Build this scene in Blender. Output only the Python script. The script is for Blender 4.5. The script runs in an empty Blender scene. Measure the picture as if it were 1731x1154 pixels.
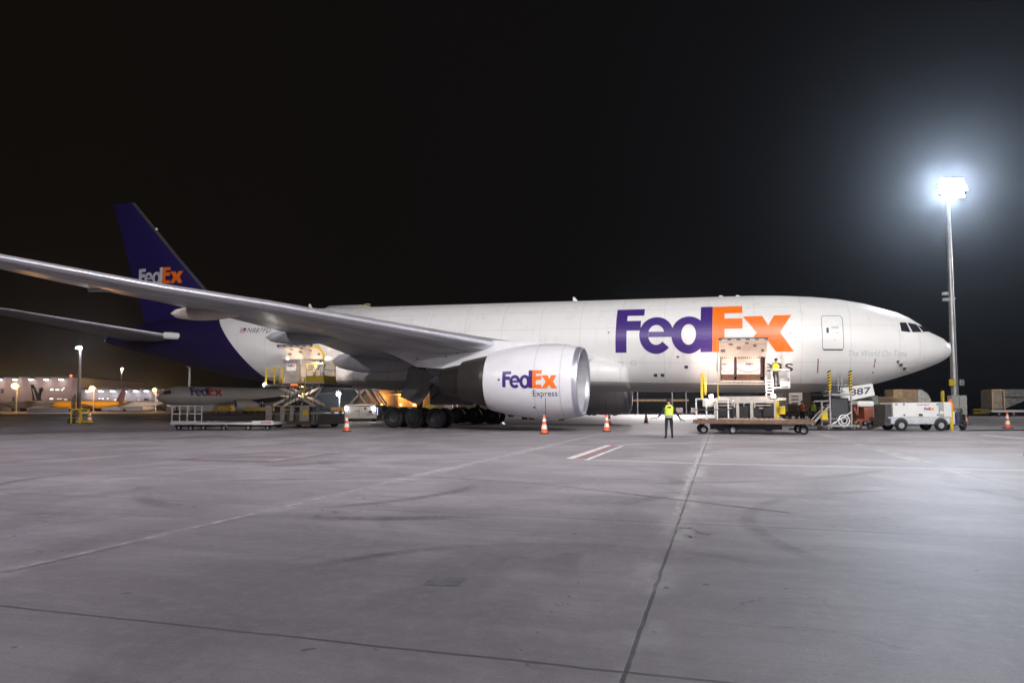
import bpy, bmesh, math, random
from mathutils import Vector, Matrix, noise
random.seed(7)
R = math.radians
sc = bpy.context.scene
COL = sc.collection

# ------------------------------------------------------------------ camera, world, lights, exposure
cd = bpy.data.cameras.new('camera')
cam = bpy.data.objects.new('camera', cd)
COL.objects.link(cam)
cd.sensor_width = 36.0
cd.lens = 24.59
cd.shift_y = 0.02357
cd.clip_start = 0.05
cd.clip_end = 6000
cam.matrix_world = Matrix.Translation((0, 0, 1.38)) @ Matrix.Rotation(R(93.335), 4, 'X') @ Matrix.Rotation(-0.0013, 4, 'Z')
sc.camera = cam

w = bpy.data.worlds.new('World')
sc.world = w
w.use_nodes = True
wn = w.node_tree
wn.nodes.clear()
wo = wn.nodes.new('ShaderNodeOutputWorld')
bg = wn.nodes.new('ShaderNodeBackground')
tc = wn.nodes.new('ShaderNodeTexCoord')
sp = wn.nodes.new('ShaderNodeSeparateXYZ')
mr = wn.nodes.new('ShaderNodeMapRange')
mx = wn.nodes.new('ShaderNodeMix')
mx.data_type = 'RGBA'
wn.links.new(tc.outputs['Generated'], sp.inputs[0])
wn.links.new(sp.outputs[0], mr.inputs[0])
mr.inputs[1].default_value = -0.55
mr.inputs[2].default_value = 0.62
wn.links.new(mr.outputs[0], mx.inputs[0])
mx.inputs[6].default_value = (0.0050, 0.0036, 0.0028, 1)      # warm town glow in the west
mx.inputs[7].default_value = (0.0036, 0.0036, 0.0046, 1)      # blue night in the east
wn.links.new(mx.outputs[2], bg.inputs[0])
bg.inputs[1].default_value = 1.0
wn.links.new(bg.outputs[0], wo.inputs[0])

sc.view_settings.view_transform = 'Standard'
sc.view_settings.look = 'None'
sc.view_settings.exposure = 0.0
sc.view_settings.gamma = 1.0
sc.cycles.max_bounces = 6
sc.cycles.diffuse_bounces = 3
sc.cycles.glossy_bounces = 3
sc.cycles.transmission_bounces = 4
sc.cycles.volume_bounces = 0
sc.cycles.sample_clamp_indirect = 4.0
sc.cycles.caustics_reflective = False
sc.cycles.caustics_refractive = False
sc.cycles.use_denoising = True


def lamp(name, kind, loc, power, color, size=0.2, target=None, angle=None, blend=0.5, parent=None):
    l = bpy.data.lights.new(name, kind)
    l.energy = power
    l.color = color
    l.shadow_soft_size = size
    if kind == 'SPOT':
        l.spot_size = R(angle)
        l.spot_blend = blend
    o = bpy.data.objects.new(name, l)
    COL.objects.link(o)
    o.location = loc
    if target is not None:
        d = Vector(target) - Vector(loc)
        o.rotation_euler = d.to_track_quat('-Z', 'Y').to_euler()
    if parent:
        o.parent = parent
    return o


# high apron floodlights out of frame, on masts that are modelled further down
MAST_FRONT = (13.0, 4.0, 24.0)
MAST_SIDE = (44.0, 24.0, 22.0)
MAST_LEFT = (-13.0, -5.0, 26.0)
MAST_WEST = (-40.0, 10.0, 22.0)
FILL_REAR = (30.0, -30.0, 24.0)  # added mast, low-angle fill for the fuselage side
FILL_BACK = (2.0, -12.0, 26.0)  # added mast, brightens the foreground concrete
MAST_FAR = (96.0, 72.0, 25.0)
MAST_NOSE = (32.9, 52.0, 17.3)
lamp('floodlight_beam', 'SPOT', MAST_FRONT, 60000, (1.0, 0.975, 0.96), 0.6, (1.0, 43.0, 3.0), 112, 0.8)
lamp('floodlight_beam', 'SPOT', MAST_SIDE, 21000, (1.0, 0.92, 1.0), 0.4, (8.0, 26.0, 0.0), 85, 0.7)
lamp('floodlight_beam', 'SPOT', MAST_LEFT, 32000, (0.98, 0.86, 1.0), 0.5, (-14.0, 32.0, 0.0), 90, 0.9)
lamp('floodlight_beam', 'SPOT', MAST_WEST, 26000, (1.0, 0.92, 0.96), 0.5, (-14.0, 40.0, 1.0), 70, 0.9)
lamp('floodlight_beam', 'SPOT', FILL_BACK, 24500, (1.0, 0.93, 0.98), 0.5, (0.0, 6.0, 0.0), 100, 1.0)
lamp('floodlight_beam', 'SPOT', MAST_WEST, 19000, (1.0, 0.94, 0.96), 0.5, (-52.0, 140.0, 3.0), 44, 0.9)  # extra beam added to brighten the second freighter
lamp('floodlight_beam', 'SPOT', FILL_REAR, 82000, (1.0, 0.97, 0.94), 0.5, (16.0, 43.0, 5.0), 44, 0.9)
lamp('floodlight_beam', 'SPOT', MAST_FAR, 90000, (1.0, 0.95, 0.93), 0.5, (30.0, 78.0, 0.0), 80, 0.8)
lamp('floodlight_beam', 'SPOT', (MAST_NOSE[0] - 0.76, MAST_NOSE[1] - 1.2, MAST_NOSE[2] - 0.05), 37000, (0.74, 0.86, 1.0), 0.9, (0.0, -2.0, 13.0), 50, 1.0)
lamp('floodlight_beam', 'SPOT', (MAST_NOSE[0] - 0.8, MAST_NOSE[1] - 1.0, MAST_NOSE[2] - 0.2), 3500, (0.9, 0.95, 1.0), 0.5, (24.0, 36.0, 0.0), 110, 0.8)

# ------------------------------------------------------------------ helpers
PSI = R(17.09)
ALF = R(0.958)
NX, NY = 25.976, 41.473


def lin(c):
    return tuple((x / 12.92 if x <= 0.04045 else ((x + 0.055) / 1.055) ** 2.4) for x in c)


def AW(X, Y, Z=0.0):
    """aircraft plan position (X aft negative from the nose, Y to starboard) on the apron"""
    return Vector((NX + X * math.cos(PSI) - Y * math.sin(PSI), NY - X * math.sin(PSI) - Y * math.cos(PSI), Z))


MATS = {}


def mat(name, col, rough=0.5, metal=0.0, var=0.12, scale=6.0, emit=None, estr=0.0, spec=0.5, bump=0.0, dirt=0.0, alpha=None):
    if name in MATS:
        return MATS[name]
    m = bpy.data.materials.new(name)
    m.use_nodes = True
    nt = m.node_tree
    b = nt.nodes['Principled BSDF']
    b.inputs['Roughness'].default_value = rough
    b.inputs['Metallic'].default_value = metal
    b.inputs['Specular IOR Level'].default_value = spec
    t = nt.nodes.new('ShaderNodeTexCoord')
    n = nt.nodes.new('ShaderNodeTexNoise')
    n.inputs['Scale'].default_value = scale
    n.inputs['Detail'].default_value = 6
    n.inputs['Roughness'].default_value = 0.65
    nt.links.new(t.outputs['Object'], n.inputs['Vector'])
    r = nt.nodes.new('ShaderNodeMapRange')
    r.inputs[1].default_value = 0.3
    r.inputs[2].default_value = 0.7
    r.inputs[3].default_value = 1 - var
    r.inputs[4].default_value = 1 + var
    nt.links.new(n.outputs['Fac'], r.inputs[0])
    v = nt.nodes.new('ShaderNodeVectorMath')
    v.operation = 'SCALE'
    v.inputs[0].default_value = col[:3]
    nt.links.new(r.outputs[0], v.inputs['Scale'])
    out = v.outputs[0]
    if dirt > 0:
        n2 = nt.nodes.new('ShaderNodeTexNoise')
        n2.inputs['Scale'].default_value = scale * 0.35
        n2.inputs['Detail'].default_value = 8
        nt.links.new(t.outputs['Object'], n2.inputs['Vector'])
        r2 = nt.nodes.new('ShaderNodeMapRange')
        r2.inputs[1].default_value = 0.5
        r2.inputs[2].default_value = 0.75
        r2.inputs[3].default_value = 0
        r2.inputs[4].default_value = dirt
        nt.links.new(n2.outputs['Fac'], r2.inputs[0])
        x = nt.nodes.new('ShaderNodeMix')
        x.data_type = 'RGBA'
        nt.links.new(r2.outputs[0], x.inputs[0])
        nt.links.new(out, x.inputs[6])
        x.inputs[7].default_value = (0.06, 0.045, 0.035, 1)
        out = x.outputs[2]
    nt.links.new(out, b.inputs['Base Color'])
    if emit:
        b.inputs['Emission Color'].default_value = (*emit, 1)
        b.inputs['Emission Strength'].default_value = estr
    if bump > 0:
        bp = nt.nodes.new('ShaderNodeBump')
        bp.inputs['Strength'].default_value = bump
        bp.inputs['Distance'].default_value = 0.02
        nt.links.new(n.outputs['Fac'], bp.inputs['Height'])
        nt.links.new(bp.outputs[0], b.inputs['Normal'])
    if alpha is not None:
        b.inputs['Alpha'].default_value = alpha
    MATS[name] = m
    return m


WHITE = mat('white_paint', (0.74, 0.74, 0.72), 0.35, var=0.05, scale=1.5, dirt=0.08)
GREYP = mat('grey_paint', (0.36, 0.37, 0.38), 0.45, dirt=0.15)
DARKG = mat('dark_grey_steel', (0.06, 0.06, 0.065), 0.5, 0.2, dirt=0.2)
BLACK = mat('black_rubber', (0.011, 0.011, 0.012), 0.75, var=0.25, scale=9)
METAL = mat('polished_metal', (0.82, 0.82, 0.88), 0.33, 0.65, var=0.04, scale=2)
DULLM = mat('dull_metal', (0.30, 0.29, 0.28), 0.42, 0.85, var=0.12, scale=4)
STEEL = mat('galvanised_steel', (0.45, 0.45, 0.46), 0.42, 0.7, dirt=0.2)
YEL = mat('yellow_paint', (0.72, 0.50, 0.02), 0.4, var=0.1, dirt=0.15)
PURP = mat('purple_paint', (0.052, 0.022, 0.175), 0.35, var=0.04)
ORNG = mat('orange_paint', (0.90, 0.17, 0.012), 0.38, var=0.04)
INK = mat('dark_lettering', (0.05, 0.05, 0.09), 0.5, var=0.05)
INKG = mat('grey_lettering', (0.52, 0.52, 0.53), 0.5, var=0.05)
RUST = mat('rusty_deck', (0.16, 0.095, 0.06), 0.7, 0.1, var=0.4, scale=5, dirt=0.5, bump=0.4)
CREAM = mat('cream_panel', (0.58, 0.50, 0.43), 0.5, var=0.08, dirt=0.1)
WARMW = mat('warm_white_liner', (0.66, 0.60, 0.54), 0.5, var=0.06, dirt=0.12)
LIT = mat('lamp_glass', (0.8, 0.8, 0.8), 0.3, emit=(1.0, 0.97, 0.92), estr=60)
LITC = mat('cool_lamp_glass', (0.8, 0.8, 0.8), 0.3, emit=(0.86, 0.92, 1.0), estr=90)
HLIT = mat('wall_lamp_glass', (0.8, 0.8, 0.8), 0.3, emit=(0.88, 0.93, 1.0), estr=9)
LITS = mat('sodium_lamp_glass', (0.8, 0.5, 0.2), 0.3, emit=(1.0, 0.42, 0.06), estr=80)
REDLIT = mat('red_lamp_glass', (0.8, 0.1, 0.1), 0.3, emit=(1.0, 0.06, 0.02), estr=14)
REDP = mat('red_paint', (0.55, 0.05, 0.03), 0.5)
CONEO = mat('cone_orange', (0.90, 0.14, 0.03), 0.55, var=0.12)
CONEW = mat('cone_reflective_white', (0.8, 0.8, 0.8), 0.35, var=0.05)
CARD = mat('brown_cardboard', (0.36, 0.25, 0.16), 0.8, var=0.3, scale=3)
SKIN = mat('skin', (0.42, 0.25, 0.17), 0.5)
NAVY = mat('navy_workwear', (0.014, 0.016, 0.03), 0.8, var=0.3, scale=14)
HIVIS = mat('yellow_hi_vis_fabric', (0.62, 0.82, 0.03), 0.6, var=0.12, scale=12)
HIVO = mat('orange_hi_vis_fabric', (0.85, 0.16, 0.03), 0.6, var=0.12, scale=12)
REFL = mat('reflective_tape', (0.62, 0.62, 0.62), 0.35, 0.3)


class MB:
    """collects shapes, then links them as one mesh object"""

    def __init__(self):
        self.v, self.f, self.mi = [], [], []
        self.k = 0

    def add(self, vs, fs, k=None):
        n = len(self.v)
        self.v += [tuple(p) for p in vs]
        self.f += [tuple(i + n for i in f) for f in fs]
        self.mi += [self.k if k is None else k] * len(fs)
        return self

    def box(self, c, s, rz=0.0, rx=0.0, ry=0.0, bev=0.0):
        hx, hy, hz = s[0] / 2, s[1] / 2, s[2] / 2
        M = Matrix.Rotation(rz, 3, 'Z') @ Matrix.Rotation(ry, 3, 'Y') @ Matrix.Rotation(rx, 3, 'X')
        c = Vector(c)
        if bev <= 0:
            P = [(-hx, -hy, -hz), (hx, -hy, -hz), (hx, hy, -hz), (-hx, hy, -hz), (-hx, -hy, hz), (hx, -hy, hz), (hx, hy, hz), (-hx, hy, hz)]
            F = [(0, 3, 2, 1), (4, 5, 6, 7), (0, 1, 5, 4), (1, 2, 6, 5), (2, 3, 7, 6), (3, 0, 4, 7)]
        else:
            b = min(bev, hx * .9, hy * .9, hz * .9)
            bm = bmesh.new()
            bmesh.ops.create_cube(bm, size=1.0)
            for q in bm.verts:
                q.co = Vector((q.co.x * 2 * hx, q.co.y * 2 * hy, q.co.z * 2 * hz))
            bmesh.ops.bevel(bm, geom=list(bm.edges), offset=b, segments=2, affect='EDGES', profile=0.6)
            bm.verts.index_update()
            P = [tuple(q.co) for q in bm.verts]
            F = [tuple(q.index for q in f.verts) for f in bm.faces]
            bm.free()
        return self.add([c + M @ Vector(p) for p in P], F)

    def bar(self, p, q, w, h=None, up=(0, 0, 1)):
        """rectangular bar from p to q"""
        h = h or w
        p, q = Vector(p), Vector(q)
        d = (q - p).normalized()
        u = Vector(up)
        if abs(d.dot(u)) > 0.95:
            u = Vector((0, 1, 0))
        s = d.cross(u).normalized()
        t = s.cross(d)
        P = [e + s * a * w / 2 + t * b * h / 2 for e in (p, q) for a, b in ((-1, -1), (1, -1), (1, 1), (-1, 1))]
        return self.add(P, [(3, 2, 1, 0), (4, 5, 6, 7), (0, 1, 5, 4), (1, 2, 6, 5), (2, 3, 7, 6), (3, 0, 4, 7)])

    def cyl(self, p, q, r0, r1=None, n=14, cap=True):
        r1 = r0 if r1 is None else r1
        p, q = Vector(p), Vector(q)
        d = (q - p).normalized()
        u = Vector((0, 0, 1)) if abs(d.z) < 0.9 else Vector((1, 0, 0))
        s = d.cross(u).normalized()
        t = d.cross(s)
        P = []
        for e, r in ((p, r0), (q, r1)):
            P += [e + (s * math.cos(2 * math.pi * i / n) + t * math.sin(2 * math.pi * i / n)) * r for i in range(n)]
        F = [(i, (i + 1) % n, n + (i + 1) % n, n + i) for i in range(n)]
        if cap:
            F += [tuple(range(n - 1, -1, -1)), tuple(range(n, 2 * n))]
        return self.add(P, F)

    def tube(self, pts, r, n=8):
        for a, b in zip(pts, pts[1:]):
            self.cyl(a, b, r, r, n)
        return self

    def loft(self, rings, closed=True, cap0=True, cap1=True):
        n = len(rings[0])
        P = [p for r in rings for p in r]
        F = []
        for k in range(len(rings) - 1):
            for i in range(n if closed else n - 1):
                j = (i + 1) % n
                F.append((k * n + i, k * n + j, (k + 1) * n + j, (k + 1) * n + i))
        if cap0:
            F.append(tuple(range(n - 1, -1, -1)))
        if cap1:
            F.append(tuple(range((len(rings) - 1) * n, len(rings) * n)))
        return self.add(P, F)

    def lathe(self, prof, o=(0, 0, 0), ax='x', n=32):
        """prof: (along, radius) pairs"""
        o = Vector(o)
        rings = []
        for a, r in prof:
            ring = []
            for i in range(n):
                t = 2 * math.pi * i / n
                c, s = r * math.cos(t), r * math.sin(t)
                ring.append(o + (Vector((a, c, s)) if ax == 'x' else Vector((c, a, s)) if ax == 'y' else Vector((c, s, a))))
            rings.append(ring)
        return self.loft(rings, True, False, False)

    def sph(self, c, r, n=10, m=7):
        r = (r, r, r) if not isinstance(r, (tuple, list)) else r
        c = Vector(c)
        rings = []
        for k in range(1, m):
            a = math.pi * k / m
            rings.append([c + Vector((r[0] * math.sin(a) * math.cos(2 * math.pi * i / n), r[1] * math.sin(a) * math.sin(2 * math.pi * i / n), -r[2] * math.cos(a))) for i in range(n)])
        return self.loft(rings)

    def poly(self, pts, thick):
        """flat polygon with thickness along vector thick"""
        t = Vector(thick)
        n = len(pts)
        P = [Vector(p) - t / 2 for p in pts] + [Vector(p) + t / 2 for p in pts]
        F = [tuple(range(n - 1, -1, -1)), tuple(range(n, 2 * n))] + [(i, (i + 1) % n, n + (i + 1) % n, n + i) for i in range(n)]
        return self.add(P, F)

    def build(self, name, ms, parent=None, smooth=False, angle=35):
        me = bpy.data.meshes.new(name)
        me.from_pydata(self.v, [], self.f)
        ms = ms if isinstance(ms, (list, tuple)) else [ms]
        for m in ms:
            me.materials.append(m)
        for p, k in zip(me.polygons, self.mi):
            p.material_index = min(k, len(ms) - 1)
        bm = bmesh.new()
        bm.from_mesh(me)
        bmesh.ops.delete(bm, geom=[v for v in bm.verts if not v.link_faces], context='VERTS')
        bmesh.ops.recalc_face_normals(bm, faces=bm.faces)
        bm.to_mesh(me)
        bm.free()
        if smooth:
            for p in me.polygons:
                p.use_smooth = True
            me.set_sharp_from_angle(angle=R(angle))
        me.update()
        o = bpy.data.objects.new(name, me)
        COL.objects.link(o)
        if parent:
            o.parent = parent
        return o


def tag(o, label=None, cat=None, group=None, kind=None):
    if label:
        o['label'] = label
    if cat:
        o['category'] = cat
    if group:
        o['group'] = group
    if kind:
        o['kind'] = kind
    return o


def thing(name, label, cat, loc=(0, 0, 0), rz=0.0, group=None):
    o = bpy.data.objects.new(name, None)
    COL.objects.link(o)
    o.empty_display_size = 0.3
    o.location = loc
    o.rotation_euler = (0, 0, rz)
    return tag(o, label, cat, group)


def children(o):
    return [c for c in bpy.data.objects if c.parent == o]


def copy_tree(o, parent=None):
    c = o.copy()
    COL.objects.link(c)
    if parent:
        c.parent = parent
    for ch in children(o):
        copy_tree(ch, c)
    return c


# ------------------------------------------------------------------ lettering
def arc(cx, cy, rx, ry, a0, a1, n):
    return [(cx + rx * math.cos(R(a0 + (a1 - a0) * i / n)), cy + ry * math.sin(R(a0 + (a1 - a0) * i / n))) for i in range(n + 1)]


def ring_quads(cx, cy, rx, ry, ix, iy, a0, a1, n):
    o, i = arc(cx, cy, rx, ry, a0, a1, n), arc(cx, cy, ix, iy, a0, a1, n)
    return [[o[k], o[k + 1], i[k + 1], i[k]] for k in range(n)]


def rect(x0, y0, x1, y1):
    return [[(x0, y0), (x1, y0), (x1, y1), (x0, y1)]]


def courier_logo():
    """two-colour courier wordmark: list of (colour index, polygons); width 10.52, cap height 3.057"""
    H = 3.057
    A, B = [], []
    A.append(rect(0, 0, .695, H))
    A.append(rect(.695, .81 * H, 1.75, H))
    A.append(rect(.695, .46 * H, 1.57, .68 * H))
    ec, er = (2.54, .365 * H), (1.05, .395 * H)
    A.append(ring_quads(ec[0], ec[1], er[0], er[1], .50, .21 * H, 8, 318, 34))
    A.append(rect(2.05, .315 * H, 3.585, .425 * H))
    A.append(ring_quads(4.50, .365 * H, 1.04, .395 * H, .44, .215 * H, 0, 360, 36))
    A.append(rect(5.21, 0, 5.913, 1.02 * H))
    B.append(rect(5.917, 0, 6.62, 1.02 * H))
    B.append(rect(6.62, .82 * H, 7.66, 1.02 * H))
    B.append(rect(6.62, .465 * H, 7.66, .69 * H))
    B.append(rect(6.62, 0, 7.66, .2 * H))
    B.append([[(7.68, .73 * H), (8.78, .735 * H), (9.12, .525 * H), (8.47, .375 * H)], [(9.47, .74 * H), (10.44, .745 * H), (9.78, .375 * H), (9.12, .525 * H)],
              [(8.47, .375 * H), (9.12, .525 * H), (9.78, .375 * H), (9.11, .215 * H)], [(7.66, 0), (8.66, 0), (9.11, .215 * H), (8.47, .375 * H)], [(9.54, 0), (10.53, 0), (9.78, .375 * H), (9.11, .215 * H)]])
    return A, B


LOGO = courier_logo()


def decal(name, layers, fn, m, parent, step=None, off0=0.0, ustep=None):
    """layers: lists of 2-D polygons, mapped to the surface by fn(u, v, offset)"""
    mb = MB()
    for li, polys in enumerate(layers):
        bm = bmesh.new()
        for pl in polys:
            vs = [bm.verts.new((x, y, 0)) for x, y in pl]
            try:
                bm.faces.new(vs)
            except ValueError:
                pass
        bmesh.ops.remove_doubles(bm, verts=bm.verts, dist=1e-6)
        bmesh.ops.triangulate(bm, faces=bm.faces)
        if bm.verts:
            for ax, st in ((1, step), (0, ustep)):
                if not st:
                    continue
                lo = min(v.co[ax] for v in bm.verts)
                hi = max(v.co[ax] for v in bm.verts)
                k = math.floor(lo / st) + 1
                while k * st < hi:
                    co, no = [0, 0, 0], [0, 0, 0]
                    co[ax] = k * st
                    no[ax] = 1
                    bmesh.ops.bisect_plane(bm, geom=bm.verts[:] + bm.edges[:] + bm.faces[:], plane_co=co, plane_no=no, dist=1e-6)
                    k += 1
        bm.verts.index_update()
        mb.add([fn(v.co.x, v.co.y, off0 + 0.002 * li) for v in bm.verts], [tuple(v.index for v in f.verts) for f in bm.faces])
        bm.free()
    o = mb.build(name, m, parent)
    return o


def text_polys(s, height, shear=0.0, bold=0.0, width=None, spacing=1.0):
    cu = bpy.data.curves.new('t', 'FONT')
    cu.body = s
    cu.size = 1.0
    cu.shear = shear
    cu.offset = bold
    cu.space_character = spacing
    cu.resolution_u = 3
    o = bpy.data.objects.new('t', cu)
    COL.objects.link(o)
    dg = bpy.context.evaluated_depsgraph_get()
    me = o.evaluated_get(dg).to_mesh()
    P = [(v.co.x, v.co.y) for v in me.vertices]
    F = [[P[i] for i in p.vertices] for p in me.polygons]
    o.evaluated_get(dg).to_mesh_clear()
    bpy.data.objects.remove(o)
    bpy.data.curves.remove(cu)
    x0 = min(p[0] for p in P)
    x1 = max(p[0] for p in P)
    k = height / 0.73
    kx = width / (x1 - x0) if width else k
    return [[((x - x0) * kx, y * k) for x, y in f] for f in F]


def clip_right(polys, c):
    out = []
    for f in polys:
        g_ = []
        for (a, b) in zip(f, f[1:] + f[:1]):
            if a[0] >= c:
                g_.append(a)
            if (a[0] >= c) != (b[0] >= c):
                t = (c - a[0]) / (b[0] - a[0])
                g_.append((c, a[1] + (b[1] - a[1]) * t))
        if len(g_) > 2:
            out.append(g_)
    return out


def flat_map(o, ux, uy, k=1.0, n=None):
    o, ux, uy = Vector(o), Vector(ux).normalized(), Vector(uy).normalized()
    n = ux.cross(uy) if n is None else Vector(n)
    return lambda u, v, off: o + ux * u * k + uy * v * k + n * (off + 0.004)


def flat_logo(o, ux, uy, width, parent, ma=None, mb_=None, n=None):
    f = flat_map(o, ux, uy, width / 10.52, n)
    decal('lettering', LOGO[0], f, ma or PURP, parent)
    decal('lettering', LOGO[1], f, mb_ or ORNG, parent)


def flat_text(s, o, ux, uy, h, m, parent, width=None, shear=0, bold=0, name='lettering', n=None):
    return decal(name, [text_polys(s, h, shear, bold, width)], flat_map(o, ux, uy, 1, n), m, parent)

# ------------------------------------------------------------------ the apron and other ground
def apron_material():
    m = bpy.data.materials.new('apron_concrete')
    m.use_nodes = True
    nt = m.node_tree
    N, L = nt.nodes, nt.links
    b = N['Principled BSDF']
    b.inputs['Roughness'].default_value = 0.62
    b.inputs['Specular IOR Level'].default_value = 0.35
    t = N.new('ShaderNodeTexCoord')
    mp = N.new('ShaderNodeMapping')
    mp.inputs['Rotation'].default_value = (0, 0, R(16.5))
    L.new(t.outputs['Object'], mp.inputs[0])

    def math_(op, a, b_=None, c=None):
        n = N.new('ShaderNodeMath')
        n.operation = op
        for i, q in enumerate((a, b_, c)):
            if q is None:
                continue
            if isinstance(q, (int, float)):
                n.inputs[i].default_value = q
            else:
                L.new(q, n.inputs[i])
        return n.outputs[0]

    def noise_(scale, detail=6, rough=0.6, vec=None, dist=0.0, st=(1, 1, 1)):
        n = N.new('ShaderNodeTexNoise')
        n.inputs['Scale'].default_value = scale
        n.inputs['Detail'].default_value = detail
        n.inputs['Roughness'].default_value = rough
        n.inputs['Distortion'].default_value = dist
        q = N.new('ShaderNodeMapping')
        q.inputs['Scale'].default_value = st
        L.new(vec or mp.outputs[0], q.inputs[0])
        L.new(q.outputs[0], n.inputs['Vector'])
        return n.outputs['Fac']

    def rng(x, a, b_, c, d):
        n = N.new('ShaderNodeMapRange')
        n.interpolation_type = 'SMOOTHSTEP'
        L.new(x, n.inputs[0])
        for i, q in enumerate((a, b_, c, d)):
            n.inputs[i + 1].default_value = q
        return n.outputs[0]

    def mixc(f, a, col):
        n = N.new('ShaderNodeMix')
        n.data_type = 'RGBA'
        L.new(f, n.inputs[0])
        if isinstance(a, tuple):
            n.inputs[6].default_value = a
        else:
            L.new(a, n.inputs[6])
        if isinstance(col, tuple):
            n.inputs[7].default_value = col
        else:
            L.new(col, n.inputs[7])
        return n.outputs[2]

    s = N.new('ShaderNodeSeparateXYZ')
    L.new(mp.outputs[0], s.inputs[0])
    x, y = s.outputs[0], s.outputs[1]
    SX, SY = 5.3, 4.85
    X0, Y0 = APRON_X0, APRON_Y0
    wob = math_('MULTIPLY', math_('SUBTRACT', noise_(2.2, 3), 0.5), 0.035)
    ux = math_('DIVIDE', math_('SUBTRACT', math_('ADD', x, wob), X0), SX)
    uy = math_('DIVIDE', math_('SUBTRACT', math_('ADD', y, wob), Y0), SY)
    dx = math_('MULTIPLY', math_('ABSOLUTE', math_('SUBTRACT', ux, math_('ROUND', ux))), SX)
    dy = math_('MULTIPLY', math_('ABSOLUTE', math_('SUBTRACT', uy, math_('ROUND', uy))), SY)
    # one tone per slab
    cell = N.new('ShaderNodeTexWhiteNoise')
    cell.noise_dimensions = '2D'
    cv = N.new('ShaderNodeCombineXYZ')
    L.new(math_('FLOOR', ux), cv.inputs[0])
    L.new(math_('FLOOR', uy), cv.inputs[1])
    L.new(cv.outputs[0], cell.inputs['Vector'])
    base = mixc(rng(noise_(0.35, 8, 0.62, dist=0.6), 0.38, 0.62, 0, 1), (0.215, 0.193, 0.213, 1), (0.335, 0.308, 0.333, 1))
    # broom streaks across the bay
    base = mixc(math_('MULTIPLY', rng(noise_(1.0, 7, 0.7, st=(0.22, 2.2, 1)), 0.36, 0.62, 1, 0), 0.5), base, (0.175, 0.168, 0.175, 1))
    base = mixc(math_('MULTIPLY', rng(noise_(7.0, 8, 0.75), 0.45, 0.7, 0, 1), 0.4), base, (0.38, 0.37, 0.37, 1))
    base = mixc(math_('MULTIPLY', rng(noise_(45.0, 5, 0.85), 0.45, 0.75, 0, 1), 0.6), base, (0.12, 0.112, 0.12, 1))
    base = mixc(math_('MULTIPLY', rng(noise_(120.0, 3, 0.8), 0.5, 0.72, 0, 1), 0.45), base, (0.42, 0.40, 0.42, 1))
    # hairline cracks, only in some bays
    vo = N.new('ShaderNodeTexVoronoi')
    vo.feature = 'DISTANCE_TO_EDGE'
    vo.inputs['Scale'].default_value = 0.55
    vd = N.new('ShaderNodeVectorMath')
    vd.operation = 'ADD'
    nn = N.new('ShaderNodeTexNoise')
    nn.inputs['Scale'].default_value = 1.6
    nn.inputs['Detail'].default_value = 6
    L.new(mp.outputs[0], nn.inputs['Vector'])
    L.new(mp.outputs[0], vd.inputs[0])
    L.new(nn.outputs['Color'], vd.inputs[1])
    L.new(vd.outputs[0], vo.inputs['Vector'])
    ck = math_('MULTIPLY', rng(vo.outputs['Distance'], 0.002, 0.006, 1, 0), rng(noise_(0.3, 3, 0.5), 0.52, 0.60, 0, 0.55))
    base = mixc(ck, base, (0.09, 0.084, 0.088, 1))
    base = mixc(math_('MULTIPLY', cell.outputs['Value'], 0.22), base, (0.18, 0.172, 0.18, 1))
    # pale worn band beside the long joints
    band = math_('MULTIPLY', rng(dx, 0.03, 0.32, 1, 0), rng(noise_(0.9, 5, 0.7, st=(1, 0.5, 1)), 0.42, 0.6, 0, 0.6))
    base = mixc(band, base, (0.44, 0.43, 0.42, 1))
    # oil and rubber stains
    base = mixc(math_('MULTIPLY', rng(noise_(0.5, 4, 0.5, dist=1.2), 0.60, 0.74, 0, 1), 0.4), base, (0.11, 0.105, 0.11, 1))
    base = mixc(math_('MULTIPLY', rng(noise_(5.5, 2, 0.4), 0.735, 0.77, 0, 1), 0.6), base, (0.05, 0.047, 0.047, 1))

    # tyre scuffs: rings of rubber at a few centres, broken by noise
    for cx, cy, rad, wd, a in ((-8.5, 11.5, 4.4, 0.15, 0.6), (-5.5, 12.5, 4.8, 0.18, 0.62), (4.6, 9.0, 4.3, 0.12, 0.75), (-1.0, 4.4, 2.6, 0.10, 0.6), (9.5, 14.0, 5.5, 0.14, 0.7), (-3.5, 20.0, 7.5, 0.18, 0.5)):
        d = math_('POWER', math_('ADD', math_('POWER', math_('SUBTRACT', x, cx), 2.0), math_('POWER', math_('SUBTRACT', y, cy), 2.0)), 0.5)
        q = rng(math_('ABSOLUTE', math_('SUBTRACT', d, rad)), wd * 0.4, wd * 1.3, 1, 0)
        q = math_('MULTIPLY', q, rng(noise_(0.35, 3, 0.5, st=(1, 1, 1)), 0.42, 0.62, 0, a))
        q = math_('MULTIPLY', q, rng(noise_(9.0, 3, 0.6), 0.3, 0.6, 0.4, 1))
        base = mixc(q, base, (0.075, 0.072, 0.075, 1))
    # joints
    jx = rng(dx, 0.008, 0.019, 1, 0)
    jy = math_('MULTIPLY', rng(dy, 0.008, 0.022, 1, 0), rng(noise_(0.7, 4, 0.6), 0.3, 0.55, 0.35, 1))
    base = mixc(math_('MULTIPLY', jy, 0.8), base, (0.06, 0.058, 0.058, 1))
    base = mixc(math_('MULTIPLY', jx, rng(noise_(1.4, 4, 0.6), 0.3, 0.6, 0.45, 0.95)), base, (0.085, 0.08, 0.08, 1))
    L.new(base, b.inputs['Base Color'])
    bp = N.new('ShaderNodeBump')
    bp.inputs['Strength'].default_value = 0.25
    bp.inputs['Distance'].default_value = 0.02
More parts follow.
